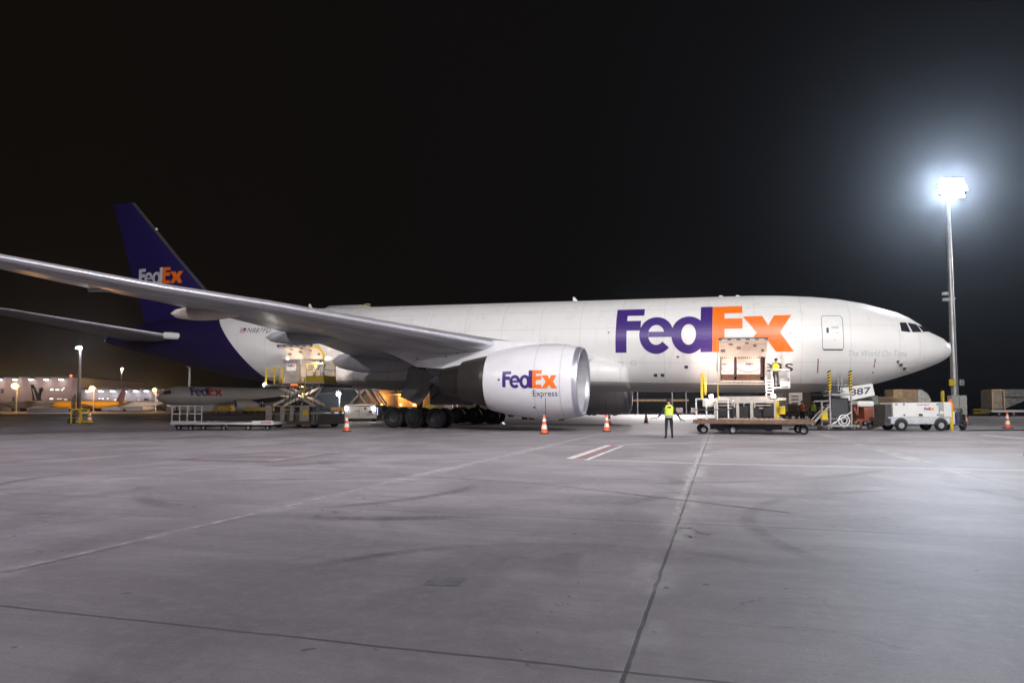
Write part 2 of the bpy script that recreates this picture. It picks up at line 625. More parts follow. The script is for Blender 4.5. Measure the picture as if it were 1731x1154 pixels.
    h = math_('ADD', math_('MULTIPLY', noise_(30.0, 6, 0.75), 0.5), math_('MULTIPLY', noise_(2.5, 6, 0.6, st=(0.3, 2, 1)), 0.8))
    h = math_('SUBTRACT', h, math_('MULTIPLY', jx, 0.8))
    L.new(h, bp.inputs['Height'])
    L.new(bp.outputs[0], b.inputs['Normal'])
    return m


# rotated coordinates of the joint that runs from the camera to the forward loader
def rotc(px, py):
    a = R(16.5)
    return px * math.cos(a) - py * math.sin(a), px * math.sin(a) + py * math.cos(a)


APRON_X0 = rotc(2.01, 8.53)[0]
APRON_Y0 = rotc(0.0, 3.9)[1]
g = MB()
g.add([(-900, -60, 0), (900, -60, 0), (900, 1500, 0), (-900, 1500, 0)], [(0, 1, 2, 3)])
tag(g.build('apron', apron_material()), kind='structure')


def sheet(name, pts, m, z):
    q = MB()
    q.add([(x, y, z) for x, y in pts], [tuple(range(len(pts)))])
    return tag(q.build(name, m), kind='structure')


def stripe(q, pts, wdt, z):
    for (ax, ay), (bx, by) in zip(pts, pts[1:]):
        d = Vector((bx - ax, by - ay)).normalized()
        n = Vector((-d.y, d.x)) * wdt / 2
        q.add([(ax - n.x, ay - n.y, z), (bx - n.x, by - n.y, z), (bx + n.x, by + n.y, z), (ax + n.x, ay + n.y, z)], [(0, 1, 2, 3)])


def worn(name, col, cover):
    m = bpy.data.materials.new(name)
    m.use_nodes = True
    nt = m.node_tree
    b = nt.nodes['Principled BSDF']
    b.inputs['Roughness'].default_value = 0.6
    t = nt.nodes.new('ShaderNodeTexCoord')
    n = nt.nodes.new('ShaderNodeTexNoise')
    n.inputs['Scale'].default_value = 5
    n.inputs['Detail'].default_value = 8
    n.inputs['Roughness'].default_value = 0.75
    nt.links.new(t.outputs['Object'], n.inputs['Vector'])
    r = nt.nodes.new('ShaderNodeMapRange')
    r.inputs[1].default_value = 0.62 - cover * 0.35
    r.inputs[2].default_value = 0.75 - cover * 0.2
    nt.links.new(n.outputs['Fac'], r.inputs[0])
    x = nt.nodes.new('ShaderNodeMix')
    x.data_type = 'RGBA'
    nt.links.new(r.outputs[0], x.inputs[0])
    x.inputs[6].default_value = (0.26, 0.25, 0.25, 1)
    x.inputs[7].default_value = (*col, 1)
    nt.links.new(x.outputs[2], b.inputs['Base Color'])
    return m


PAINTW = worn('worn_white_line', (0.72, 0.71, 0.70), 0.9)
PAINTF = worn('faded_white_line', (0.5, 0.48, 0.49), 0.5)
PAINTR = worn('worn_red_line', (0.42, 0.05, 0.045), 0.7)
PAINTRF = worn('faded_red_line', (0.30, 0.09, 0.10), 0.5)
z1 = 0.004
q = MB()
stripe(q, [(1.52, 18.62), (3.44, 24.95)], 0.22, z1)
stripe(q, [(1.90, 18.1), (3.84, 24.5)], 0.12, z1)
stripe(q, [(1.52, 18.5), (4.53, 16.95), (10.93, 15.04), (20, 12.3)], 0.10, z1)
tag(q.build('stand_marking_white', PAINTW), kind='structure')
q = MB()
stripe(q, [(1.72, 18.5), (3.62, 24.85)], 0.13, z1 + 0.003)
tag(q.build('stand_marking_red', PAINTR), kind='structure')
q = MB()
stripe(q, [(3.65, 25.1), (7.8, 27.2), (12.6, 27.6), (19.0, 26.2), (30, 23.2)], 0.15, z1)
stripe(q, [(22.3, 33.4), (21.58, 29.4), (25, 26)], 0.3, z1)
tag(q.build('lane_marking_white', PAINTW), kind='structure')
q = MB()
def joint_pt(k, yy, off=0.0):
    xx = APRON_X0 + 5.3 * k + off
    return (xx * math.cos(R(16.5)) + yy * math.sin(R(16.5)), -xx * math.sin(R(16.5)) + yy * math.cos(R(16.5)))


stripe(q, [joint_pt(-1, 1.0), joint_pt(-1, 28.0)], 0.10, z1)
stripe(q, [joint_pt(0, 9.0, -.08), joint_pt(0, 30.0, -.08)], 0.07, z1)
stripe(q, [(-6.0, 13.2), (-1.5, 13.9), (0.6, 12.6), (3.6, 9.2)], 0.06, z1 + 0.003)
tag(q.build('bay_line', PAINTF), kind='structure')
q = MB()
for r4 in ([(-8.67, 18.36), (-7.57, 21.14), (-5.32, 20.83), (-5.98, 17.63)], [(-6.2, 28.82), (-4.31, 30.92), (-2.49, 30.3), (-3.32, 27.09)]):
    for a, b in zip(r4, r4[1:] + r4[:1]):
        stripe(q, [a, b], 0.11, z1 + 0.006)
tag(q.build('hydrant_box_marking', PAINTRF), kind='structure')
q = MB()
for k in range(7):
    stripe(q, [(-7.6 + 0.22 * k, 19.3), (-7.55 + 0.22 * k, 19.65)], 0.1, z1 + 0.006)
tag(q.build('hydrant_box_marking', PAINTRF), kind='structure')
sheet('repair_patch', [(-0.70, 5.52), (-0.42, 5.46), (-0.36, 5.72), (-0.63, 5.79)], mat('patch_asphalt', (0.17, 0.16, 0.175), 0.8, var=0.3), z1)
# far ground: taxiway asphalt and grass
sheet('taxiway', [(-900, 86), (-30, 104), (-18, 146), (-900, 126)], mat('taxiway_asphalt', (0.055, 0.052, 0.05), 0.8, var=0.3, scale=0.4), z1)
sheet('grass_verge', [(-900, 150), (40, 172), (40, 190), (-900, 186)], mat('dark_grass', (0.035, 0.05, 0.016), 0.9, var=0.5, scale=0.8), z1)
sheet('far_lane_line', [(-240, 131), (10, 142), (10, 143.2), (-240, 132.2)], PAINTW, z1 + 0.006)

# drips and scuffs lying on the concrete
STAIN = mat('oil_stain', (.15, .14, .145), .7, var=.4, scale=20)
q = MB()
tr = [(.06, 3.55), (.10, 3.85), (.07, 4.05), (.13, 4.3), (.17, 4.45), (.26, 4.75), (.33, 4.9), (.36, 5.0), (.42, 5.2), (.5, 5.55), (.56, 5.75), (.66, 6.1), (.72, 6.3), (.8, 6.9)]
for x_, y_ in tr:
    for k in range(3):
        cx, cy, r_ = x_ + random.uniform(-.03, .03), y_ + random.uniform(-.07, .07), random.uniform(.004, .013)
        q.add([(cx + r_ * random.uniform(.6, 1.2) * math.cos(a_), cy + r_ * 1.3 * random.uniform(.6, 1.2) * math.sin(a_), z1) for a_ in [2 * math.pi * i / 7 for i in range(7)]], [tuple(range(7))])
tag(q.build('oil_stain', STAIN), kind='stuff')
for cx, cy in ((1.9, 7.75), (-2.4, 9.1), (2.75, 11.2)):
    q = MB()
    for k in range(9):
        a_ = random.uniform(0, 6)
        px_, py_ = cx + random.uniform(-.2, .2), cy + random.uniform(-.25, .25)
        d = Vector((math.cos(a_), math.sin(a_))) * random.uniform(.04, .14)
        stripe(q, [(px_, py_), (px_ + d.x, py_ + d.y), (px_ + d.x + random.uniform(-.08, .08), py_ + d.y + .06)], .018, z1)
    tag(q.build('crack', STAIN), kind='stuff')

# ------------------------------------------------------------------ the big freighter
ST = [(0.03, 5.24, 5.16, .05, 5.2), (-.02, 5.42, 4.98, .28, 5.2), (-.15, 5.62, 4.78, .56, 5.2), (-.44, 5.91, 4.56, .9, 5.2), (-.78, 6.1, 4.38, 1.17, 5.2), (-1.21, 6.32, 4.19, 1.43, 5.22),
      (-1.68, 6.77, 3.99, 1.68, 5.24), (-2.29, 7.21, 3.76, 1.95, 5.27), (-2.96, 7.54, 3.53, 2.2, 5.3), (-3.85, 7.83, 3.24, 2.46, 5.36), (-4.74, 8.11, 3.0, 2.66, 5.42), (-6.2, 8.42, 2.77, 2.88, 5.5),
      (-7.67, 8.6, 2.64, 3.02, 5.6), (-9.5, 8.73, 2.58, 3.09, 5.67), (-11, 8.78, 2.58, 3.1, 5.68), (-42, 8.78, 2.58, 3.1, 5.68), (-44, 8.78, 2.64, 3.07, 5.7), (-46, 8.77, 2.8, 2.95, 5.8),
      (-48, 8.75, 3.09, 2.78, 5.95), (-50.4, 8.7, 3.41, 2.5, 6.1), (-52.9, 8.6, 3.91, 2.15, 6.3), (-55.5, 8.45, 4.42, 1.75, 6.5), (-58.2, 8.2, 4.98, 1.3, 6.7), (-60.4, 7.85, 5.44, .9, 6.75),
      (-63, 7.2, 6.07, .45, 6.7), (-64, 6.75, 6.42, .12, 6.6)]


def A(X, Y, Z):
    return Vector((X + 31.8, -Y, Z))


def section(X):
    X = max(-64, min(0.03, X))
    for a, b in zip(ST, ST[1:]):
        if a[0] >= X >= b[0]:
            t = (a[0] - X) / (a[0] - b[0])
            return [a[i] + (b[i] - a[i]) * t for i in range(1, 5)]


def fpt(X, th, off=0.0):
    zt, zb, hw, zm = section(X)
    h = (zt - zm) if math.sin(th) > 0 else (zm - zb)
    return A(X, (hw + off) * math.cos(th), zm + (h + off) * math.sin(th))


def fz(X, z, off=0.0, side=1):
    """skin point at station X and height z"""
    zt, zb, hw, zm = section(X)
    h = (zt - zm) if z > zm else (zm - zb)
    s = max(-1, min(1, (z - zm) / h))
    c = math.sqrt(max(0, 1 - s * s))
    return A(X, side * (hw + off) * c if c > 0 else 0, zm + (h + off) * s)


def body_material():
    m = bpy.data.materials.new('fuselage_livery')
    m.use_nodes = True
    nt = m.node_tree
    N, L = nt.nodes, nt.links
    b = N['Principled BSDF']
    b.inputs['Roughness'].default_value = 0.38
    t = N.new('ShaderNodeTexCoord')
    s = N.new('ShaderNodeSeparateXYZ')
    L.new(t.outputs['Object'], s.inputs[0])

    def M(op, a, b_, c=None):
        n = N.new('ShaderNodeMath')
        n.operation = op
        for i, q in enumerate((a, b_, c)):
            if q is None:
                continue
            if isinstance(q, (int, float)):
                n.inputs[i].default_value = q
            else:
                L.new(q, n.inputs[i])
        return n.outputs[0]

    def mix(f, a, col):
        n = N.new('ShaderNodeMix')
        n.data_type = 'RGBA'
        L.new(f, n.inputs[0])
        if isinstance(a, tuple):
            n.inputs[6].default_value = a
        else:
            L.new(a, n.inputs[6])
        n.inputs[7].default_value = col
        return n.outputs[2]

    x, y, z = s.outputs
    n1 = N.new('ShaderNodeTexNoise')
    n1.inputs['Scale'].default_value = 0.5
    n1.inputs['Detail'].default_value = 7
    q = N.new('ShaderNodeMapping')
    q.inputs['Scale'].default_value = (1, 1, 0.35)
    L.new(t.outputs['Object'], q.inputs[0])
    L.new(q.outputs[0], n1.inputs['Vector'])
    col = mix(M('MULTIPLY', n1.outputs['Fac'], 0.22), (0.76, 0.76, 0.745, 1), (0.60, 0.585, 0.56, 1))
    # panel joints: hair lines round the hull and along it
    ring = M('LESS_THAN', M('ABSOLUTE', M('SUBTRACT', M('FRACT', M('DIVIDE', M('ADD', x, 100.35), 2.66), None), 0.5), None), 0.0065)
    lon = None
    for zz in (4.35, 6.55, 7.75):
        l = M('LESS_THAN', M('ABSOLUTE', M('SUBTRACT', z, zz), None), 0.014)
        lon = l if lon is None else M('MAXIMUM', lon, l)
    col = mix(M('MULTIPLY', M('MAXIMUM', ring, lon), 0.34), col, (0.35, 0.34, 0.33, 1))
    # streaks of grime running down the lower hull
    n2 = N.new('ShaderNodeTexNoise')
    n2.inputs['Scale'].default_value = 1.0
    n2.inputs['Detail'].default_value = 5
    q2 = N.new('ShaderNodeMapping')
    q2.inputs['Scale'].default_value = (2.2, 2.2, 0.16)
    L.new(t.outputs['Object'], q2.inputs[0])
    L.new(q2.outputs[0], n2.inputs['Vector'])
    gr = N.new('ShaderNodeMapRange')
    gr.inputs[1].default_value = 0.56
    gr.inputs[2].default_value = 0.74
    gr.inputs[4].default_value = 0.22
    L.new(n2.outputs['Fac'], gr.inputs[0])
    col = mix(gr.outputs[0], col, (0.42, 0.40, 0.37, 1))
    # grey belly paint
    belly = M('LESS_THAN', z, 3.13)
    col = mix(belly, col, (0.40, 0.39, 0.37, 1))
    # purple tail with a curved front edge
    d = M('SUBTRACT', z, 3.1)
    xb = M('SUBTRACT', M('SUBTRACT', 31.8 - 46.35, M('MULTIPLY', d, 0.88)), M('MULTIPLY', M('MULTIPLY', d, d), 0.012))
    pur = M('LESS_THAN', x, xb)
    col = mix(pur, col, (0.016, 0.009, 0.055, 1))
    L.new(col, b.inputs['Base Color'])
    return m


LIV = body_material()
WINGG = mat('wing_underside_grey', (0.40, 0.40, 0.40), 0.33, 0.0, var=0.10, scale=1.2, dirt=0.25)
plane = thing('cargo_airplane', 'large white twin-engine freighter with purple tail, its two lower cargo doors open for loading', 'airplane')
_c, _s = math.cos(PSI), math.sin(PSI)
_ca, _sa = math.cos(ALF), math.sin(ALF)
xw = Vector((_c * _ca, -_s * _ca, -_sa))
zw = Vector((_c * _sa, -_s * _sa, _ca))
yw = zw.cross(xw)
oa = Vector((NX - 31.8 * _c, NY + 31.8 * _s, 0))
plane.matrix_world = Matrix(((xw.x, yw.x, zw.x, oa.x), (xw.y, yw.y, zw.y, oa.y), (xw.z, yw.z, zw.z, oa.z), (0, 0, 0, 1)))

DOORS = ((-13.17, -10.42), (-43.4, -40.5))
TH0, TH1 = -53.0, -17.5


def fuselage():
    X = sorted(set([s_[0] for s_ in ST] + [-12.5, -14, -16, -18, -20, -23, -26, -29, -32, -35, -38, -1.0, -1.45, -3.4, -5.4, -8.5] + [e for d in DOORS for e in d]), reverse=True)
    th = [-90, -83, -76, -68, -60, TH0, -47, -41, -35, -29, -23, TH1, -11, -5, 0] + list(range(6, 271, 6))[:-1]
    th = sorted(set(th))
    n = len(th)
    V = [fpt(x, R(t)) for x in X for t in th]
    F = []
    for i in range(len(X) - 1):
        for j in range(n):
            k = (j + 1) % n
            xm, tm = (X[i] + X[i + 1]) / 2, th[j] + 0.5
            if any(a < xm < b for a, b in DOORS) and TH0 <= tm < TH1:
                continue
            F.append((i * n + j, i * n + k, (i + 1) * n + k, (i + 1) * n + j))
    mb = MB()
    mb.add(V, F)
    mb.add([V[j] for j in range(n)], [tuple(range(n))])
    return mb.build('fuselage', LIV, plane, True, 60)


fus = fuselage()

# lettering on the hull
ZC, RF = 5.68, 3.1


def hullmap(X0, th0, k=1.0):
    def f(u, v, off):
        th = R(th0) + v * k / RF
        r = RF + 0.006 + off
        return A(X0 + u * k, r * math.cos(th), ZC + r * math.sin(th))
    return f


tag(decal('purple_lettering', LOGO[0], hullmap(-19.45, -13.1), PURP, fus, 0.25), 'large purple letters on the forward hull')
tag(decal('orange_lettering', LOGO[1], hullmap(-19.45, -13.1), ORNG, fus, 0.25), 'large orange letters on the forward hull')
# the middle letters of the word are on the open door, turned away with it
decal('lettering', [clip_right(text_polys('ess', 0.86, width=1.78), .33)], hullmap(-10.71, -36.6), INK, fus, 0.2)
decal('lettering', [rect(0, 0, .07, .93)], hullmap(-13.30, -36.6), INK, fus, 0.2)


def skinmap(X0, z0, slope=0.0, side=1):
    return lambda u, v, off: fz(X0 + u, z0 + v + slope * u, 0.008 + off, side)


decal('lettering', [text_polys('The World On Time', 0.36, shear=0.25, width=3.2)], skinmap(-5.95, 4.70, 0.005), INKG, fus, 0.1, ustep=0.2)
decal('lettering', [text_polys('N887FD', 0.40, shear=0.2, width=2.2, spacing=1.12)], skinmap(-47.5, 6.73, -0.035), INK, fus, 0.1, ustep=0.3)
fl = []
for k in range(7):
    fl.append((rect(0, k * .052, .56, (k + 1) * .052), k % 2 == 0))
decal('flag', [p for p, r in fl if r], skinmap(-48.2, 6.74, -0.035), mat('flag_red', (0.5, 0.06, 0.05), 0.5), fus)
decal('flag', [p for p, r in fl if not r], skinmap(-48.2, 6.74, -0.035), WHITE, fus)
decal('flag', [rect(.30, .18, .57, .37)], skinmap(-48.2, 6.74, -0.035), mat('flag_blue', (0.03, 0.04, 0.15), 0.5), fus, off0=0.006)

# cockpit glazing
GLASS = mat('cockpit_glass', (0.02, 0.022, 0.026), 0.08, 0.0, var=0.02, spec=0.8)


def skin_patch(name, quad, m, off=0.012, n=6, parent=None, side=1):
    """quad of (X, z): four corners, mapped to the hull skin"""
    mb = MB()
    (a, b, c, d) = [Vector(p) for p in quad]
    V = []
    for i in range(n + 1):
        for j in range(n + 1):
            s_, t_ = i / n, j / n
            p = a * (1 - s_) * (1 - t_) + b * s_ * (1 - t_) + c * s_ * t_ + d * (1 - s_) * t_
            V.append(fz(p.x, p.y, off, side))
    mb.add(V, [(i * (n + 1) + j, (i + 1) * (n + 1) + j, (i + 1) * (n + 1) + j + 1, i * (n + 1) + j + 1) for i in range(n) for j in range(n)])
    return mb.build(name, m, parent or fus, True)


for sd in (1, -1):
    skin_patch('cockpit_window', [(-3.05, 6.72), (-2.66, 6.74), (-2.50, 6.13), (-3.02, 6.18)], GLASS, side=sd)
    skin_patch('cockpit_window', [(-2.58, 6.73), (-2.04, 6.66), (-1.83, 6.17), (-2.38, 6.14)], GLASS, side=sd)
    skin_patch('cockpit_window', [(-1.97, 6.62), (-1.64, 6.56), (-1.30, 6.24), (-1.74, 6.19)], GLASS, side=sd)
SEAM = mat('seam_grey', (0.22, 0.22, 0.22), 0.5)
DSEAM = mat('dark_seam', (0.05, 0.05, 0.05), 0.6)


def skin_line(mb, pts, wd, off=0.01):
    for (a, b) in zip(pts, pts[1:]):
        a, b = Vector(a), Vector(b)
        d = (b - a).normalized()
        nn = Vector((-d.y, d.x)) * wd / 2
        k = max(1, int((b - a).length / 0.3))
        for i in range(k):
            p, q_ = a + (b - a) * i / k, a + (b - a) * (i + 1) / k
            mb.add([fz(*(p - nn), off), fz(*(q_ - nn), off), fz(*(q_ + nn), off), fz(*(p + nn), off)], [(0, 1, 2, 3)])


# crew door: seam, grip, stencils
pd = skin_patch('crew_door', [(-7.33, 5.12), (-6.23, 5.12), (-6.25, 7.08), (-7.35, 7.08)], WHITE, 0.014)
q = MB()
skin_line(q, [(-7.35, 5.12), (-7.37, 6.95), (-7.27, 7.10), (-6.33, 7.10), (-6.22, 6.95), (-6.21, 5.2), (-6.26, 5.08), (-7.3, 5.08), (-7.35, 5.2)], 0.035, 0.02)
q.build('door_seam', SEAM, pd)
q = MB()
skin_line(q, [(-7.3, 5.075), (-6.25, 5.075)], 0.07, 0.024)
q.build('door_sill', DSEAM, pd)
q = MB()
skin_line(q, [(-7.06, 6.05), (-7.06, 6.36)], 0.13, 0.024)
q.build('door_handle', DSEAM, pd)
for ln_, wd_ in (([(-6.85, 6.38), (-6.45, 6.38)], .14), ([(-6.80, 6.05), (-6.72, 6.05)], .05), ([(-6.62, 6.05), (-6.45, 6.05)], .05), ([(-6.75, 5.65), (-6.62, 5.65)], .05)):
    q = MB()
    skin_line(q, ln_, wd_, 0.022)
    q.build('door_stencil', INKG, pd)
for ln_ in ([(-7.57, 4.56), (-7.56, 3.75)], [(-4.47, 4.57), (-4.52, 3.74)]):
    q = MB()
    skin_line(q, ln_, 0.06)
    q.build('hull_marking', mat('oxblood_marking', (0.22, 0.03, 0.03), 0.5), fus)
for X_, z_, r_ in ((-15.6, 4.7, .07), (-15.11, 4.09, .11), (-17.02, 3.59, .11), (-16.58, 3.59, .11), (-19.89, 6.27, .05), (-9.1, 6.05, .04), (-3.21, 4.42, .07), (-3.0, 4.24, .09), (-2.75, 4.04, .09)):
    q = MB()
    skin_line(q, [(X_ - r_, z_), (X_ + r_, z_)], r_ * 1.6)
    q.build('port', DSEAM, fus)
for X_, z_ in ((-3.2, 4.42), (-2.98, 4.24), (-2.72, 4.03)):
    q = MB()
    p = fz(X_, z_, 0.1)
    q.bar(fz(X_ - .02, z_, 0), p, 0.04)
    q.bar(p, p + Vector((0.3, 0, -0.02)), 0.035)
    q.build('air_data_probe', DULLM, fus)
for a0 in ((-19.3, 4.22, -19.0, 4.42), (-18.5, 4.24, -18.2, 4.44), (-9.85, 4.6, -9.6, 4.75)):
    q = MB()
    skin_line(q, [(a0[0], a0[1]), (a0[2], a0[1]), (a0[2], a0[3]), (a0[0], a0[3]), (a0[0], a0[1])], 0.018)
    q.build('access_panel', SEAM, fus)
# radome seam
q = MB()
skin_line(q, [(-1.75, z_ / 10) for z_ in range(41, 68)], 0.012)
q.build('radome_seam', INKG, fus)
# blade antennas on the crown
for X_, h_ in ((-22.65, .32), (-12.94, .14), (-11.88, .12), (-43.7, .42)):
    q = MB()
    q.poly([A(X_ - .22, 0, 8.76), A(X_ + .15, 0, 8.76), A(X_ - .12, 0, 8.76 + h_), A(X_ - .26, 0, 8.76 + h_)], (0, 0.04, 0))
    q.build('antenna', WHITE, fus)
# open main deck door on the far side, its skin standing above the crown
q = MB()
ring0 = []
for X_, cut in ((-45.1, .25), (-44.6, 0), (-41.5, 0), (-41.2, .1)):
    ring0.append([A(X_, y_, z_ - cut) for y_, z_ in ((-1.9, 8.10), (-2.6, 8.75), (-3.3, 9.3), (-4.0, 9.62), (-4.7, 9.68), (-4.75, 9.52), (-4.0, 9.46), (-3.35, 9.12), (-2.7, 8.58), (-2.0, 7.98))])
q.loft(ring0)
md = q.build('main_deck_cargo_door', WHITE, fus, True, 50)
q = MB()
q.loft([[A(X_, y_, z_) for y_, z_ in ((-1.95, 8.18), (-2.65, 8.83), (-3.35, 9.38), (-4.0, 9.70), (-4.72, 9.76), (-4.72, 9.70), (-4.0, 9.64), (-3.35, 9.32), (-2.65, 8.77), (-1.95, 8.12))] for X_ in (-41.28, -41.12)])
q.build('door_edge', mat('primer_yellow', (0.62, 0.5, 0.22), 0.5), md)

# wing to body fairing
q = MB()
rings = []
FAIR = [(-18.75, .3, .2), (-18.9, .5, .4), (-19.4, .78, .62), (-20.2, .92, .85), (-21.5, 1, 1), (-24, 1, 1.05), (-30, 1, 1.05), (-35, 1, 1), (-37.5, .95, .85), (-38.8, .85, .65), (-39.6, .65, .45), (-40.0, .35, .2)]
for X_, kw, kh in FAIR:
    ring = []
    for i in range(28):
        t = 2 * math.pi * i / 28
        c, s_ = math.cos(t), math.sin(t)
        yy = (2.7 + 1.10 * kw) * math.copysign(abs(c) ** 0.62, c)
        zz = 3.75 + (1.30 * kh if s_ > 0 else 1.27 * (0.75 + 0.25 * kh)) * math.copysign(abs(s_) ** 0.75, s_)
        ring.append(A(X_, yy, zz))
    rings.append(ring)
q.loft(rings)
q.build('belly_fairing', LIV, plane, True, 60)

# cargo holds behind the open doors
HOLD_LIGHT = mat('hold_liner', (0.62, 0.56, 0.50), 0.6)
for (xa, xb) in DOORS:
    q = MB()
    x0, x1 = xa - .9, xb + .9
    for y0, y1, z0, z1_ in ((-0.9, -0.85, 3.1, 4.95), ):
        q.box(A((x0 + x1) / 2, y0, (z0 + z1_) / 2), (x1 - x0, .05, z1_ - z0))
    q.box(A((x0 + x1) / 2, 0.42, 3.08), (x1 - x0, 2.7, .06))
    q.box(A((x0 + x1) / 2, 0.7, 4.98), (x1 - x0, 3.3, .05))
    q.box(A(x0, .4, 4.0), (.05, 2.7, 1.9))
    q.box(A(x1, .4, 4.0), (.05, 2.7, 1.9))
    q.build('cargo_hold', HOLD_LIGHT, fus)
    # sill and frame round the opening
    q = MB()
    for t0 in (TH0 - 1.4, TH1 + .2):
        q.loft([[fpt(X_, R(t0), .01), fpt(X_, R(t0 + 1.3), .01), fpt(X_, R(t0 + 1.3), -.14), fpt(X_, R(t0), -.14)] for X_ in (xa, xb)])
    for X_ in (xa, xb):
        s_ = .09 if X_ == xa else -.09
        q.loft([[fpt(X_, R(t0), .01), fpt(X_ + s_, R(t0), .01), fpt(X_ + s_, R(t0), -.14), fpt(X_, R(t0), -.14)] for t0 in [TH0 + (TH1 - TH0) * i / 8 for i in range(9)]])
    fr = q.build('door_frame', mat('door_frame_paint', (0.62, 0.58, 0.52), 0.5), fus)
    for k in range(11):
        q = MB()
        X_ = xa + .15 + k * (xb - xa - .3) / 10
        q.loft([[fpt(X_ - .07, R(t0), .02), fpt(X_ + .07, R(t0), .02), fpt(X_ + .07, R(t0), .012), fpt(X_ - .07, R(t0), .012)] for t0 in (TH0 - .9, TH0 - .3)])
        q.build('sill_latch', mat('latch_red', (0.4, 0.05, 0.05), 0.5), fr)


def cargo_door(xa, xb, ye, ze, edge, side):
    """door swung up and out: curved shell from the hinge to (ye, ze)"""
    h = fpt((xa + xb) / 2, R(TH1 + 1.5), .05)
    hy, hz = -h.y, h.z
    n = 8
    P = []
    for i in range(n + 1):
        t = i / n
        bul = math.sin(math.pi * t) * 0.26
        dy, dz = ye - hy, ze - hz
        ln = math.hypot(dy, dz)
        P.append((hy + dy * t - dz / ln * bul, hz + dz * t + dy / ln * bul, dz / ln, dy / ln))
    q = MB()
    q.loft([[A(X_, y_, z_) for y_, z_, a_, b_ in P] + [A(X_, y_ + a_ * .16, z_ - b_ * .16) for y_, z_, a_, b_ in reversed(P)] for X_ in (xa + .02, xb - .02)])
    d = q.build('cargo_door', WARMW, fus, True, 30)
    # ribs, latches and dark outer edge
    y_, z_, a_, b_ = P[-1]
    q = MB()
    q.box(A((xa + xb) / 2, y_ + .03, z_ - .05), (xb - xa, .08, .22), rx=0.3)
    q.build('door_edge', DARKG, d)
    for k in range(5):
        q = MB()
        X_ = xa + .35 + k * (xb - xa - .7) / 4
        q.box(A(X_, y_ + .09, z_ - .05), (.30, .03, .07), rx=0.3)
        q.build('door_latch', STEEL, d)
    for k in range(6):
        q = MB()
        X_ = xa + .25 + k * (xb - xa - .5) / 5
        m_ = P[2 + (k * 3) % 5]
        q.box(A(X_, m_[0] + m_[2] * .18, m_[1] - m_[3] * .18), (.26 - .02 * k, .2, .06), rx=math.atan2(m_[2], -m_[3]))
        q.build('door_fitting', mat('fitting_grey', (0.22, 0.18, 0.15), 0.5), d)
    if side:
        q = MB()
        q.loft([[A(X_, p[0] + p[2] * o_, p[1] - p[3] * o_) for X_, o_ in ((xb - .02, 0), (xb + .05, 0), (xb + .05, .17), (xb - .02, .17))] for p in P])
        q.build('door_side_edge', YEL, d)
    return d


cargo_door(-13.17, -10.42, 4.5, 5.63, DARKG, False)
cargo_door(-43.4, -40.5, 4.55, 5.55, DARKG, True)
for (xa, xb), pw in zip(DOORS, (26, 40)):
    for k in (.25, .75):
        lamp('hold_lamp', 'POINT', A(xa + (xb - xa) * k, 2.75, 4.80), pw * .5, (1.0, 0.74, 0.54), 0.10, parent=fus)
    for X_ in (xa - .25, xb + .25):
        p = fz(X_, 4.72, .05)
        tag(MB().sph(p, .035).build('door_light', LIT, fus))
        lamp('door_lamp', 'POINT', p + Vector((0, -.2, -.05)), 1.5, (1.0, 0.74, 0.56), 0.06, parent=fus)

# ------------------------------------------------------------------ wings and tail surfaces
UP = [(0, 0), (.0012, .042), (.0035, .072), (.008, .105), (.02, .16), (.06, .27), (.12, .37), (.25, .47), (.4, .5), (.55, .46), (.7, .36), (.85, .20), (1, .012)]
LO = [(1, -.012), (.85, -.10), (.7, -.22), (.55, -.36), (.4, -.46), (.25, -.47), (.12, -.37), (.06, -.27), (.02, -.16), (.008, -.105), (.0035, -.072), (.0012, -.042)]


def foil(xl, zl, xt, zt, tc):
    c = xl - xt
    return [(xl - f * c, zl + (zt - zl) * f + g_ * tc * c) for f, g_ in UP + LO]


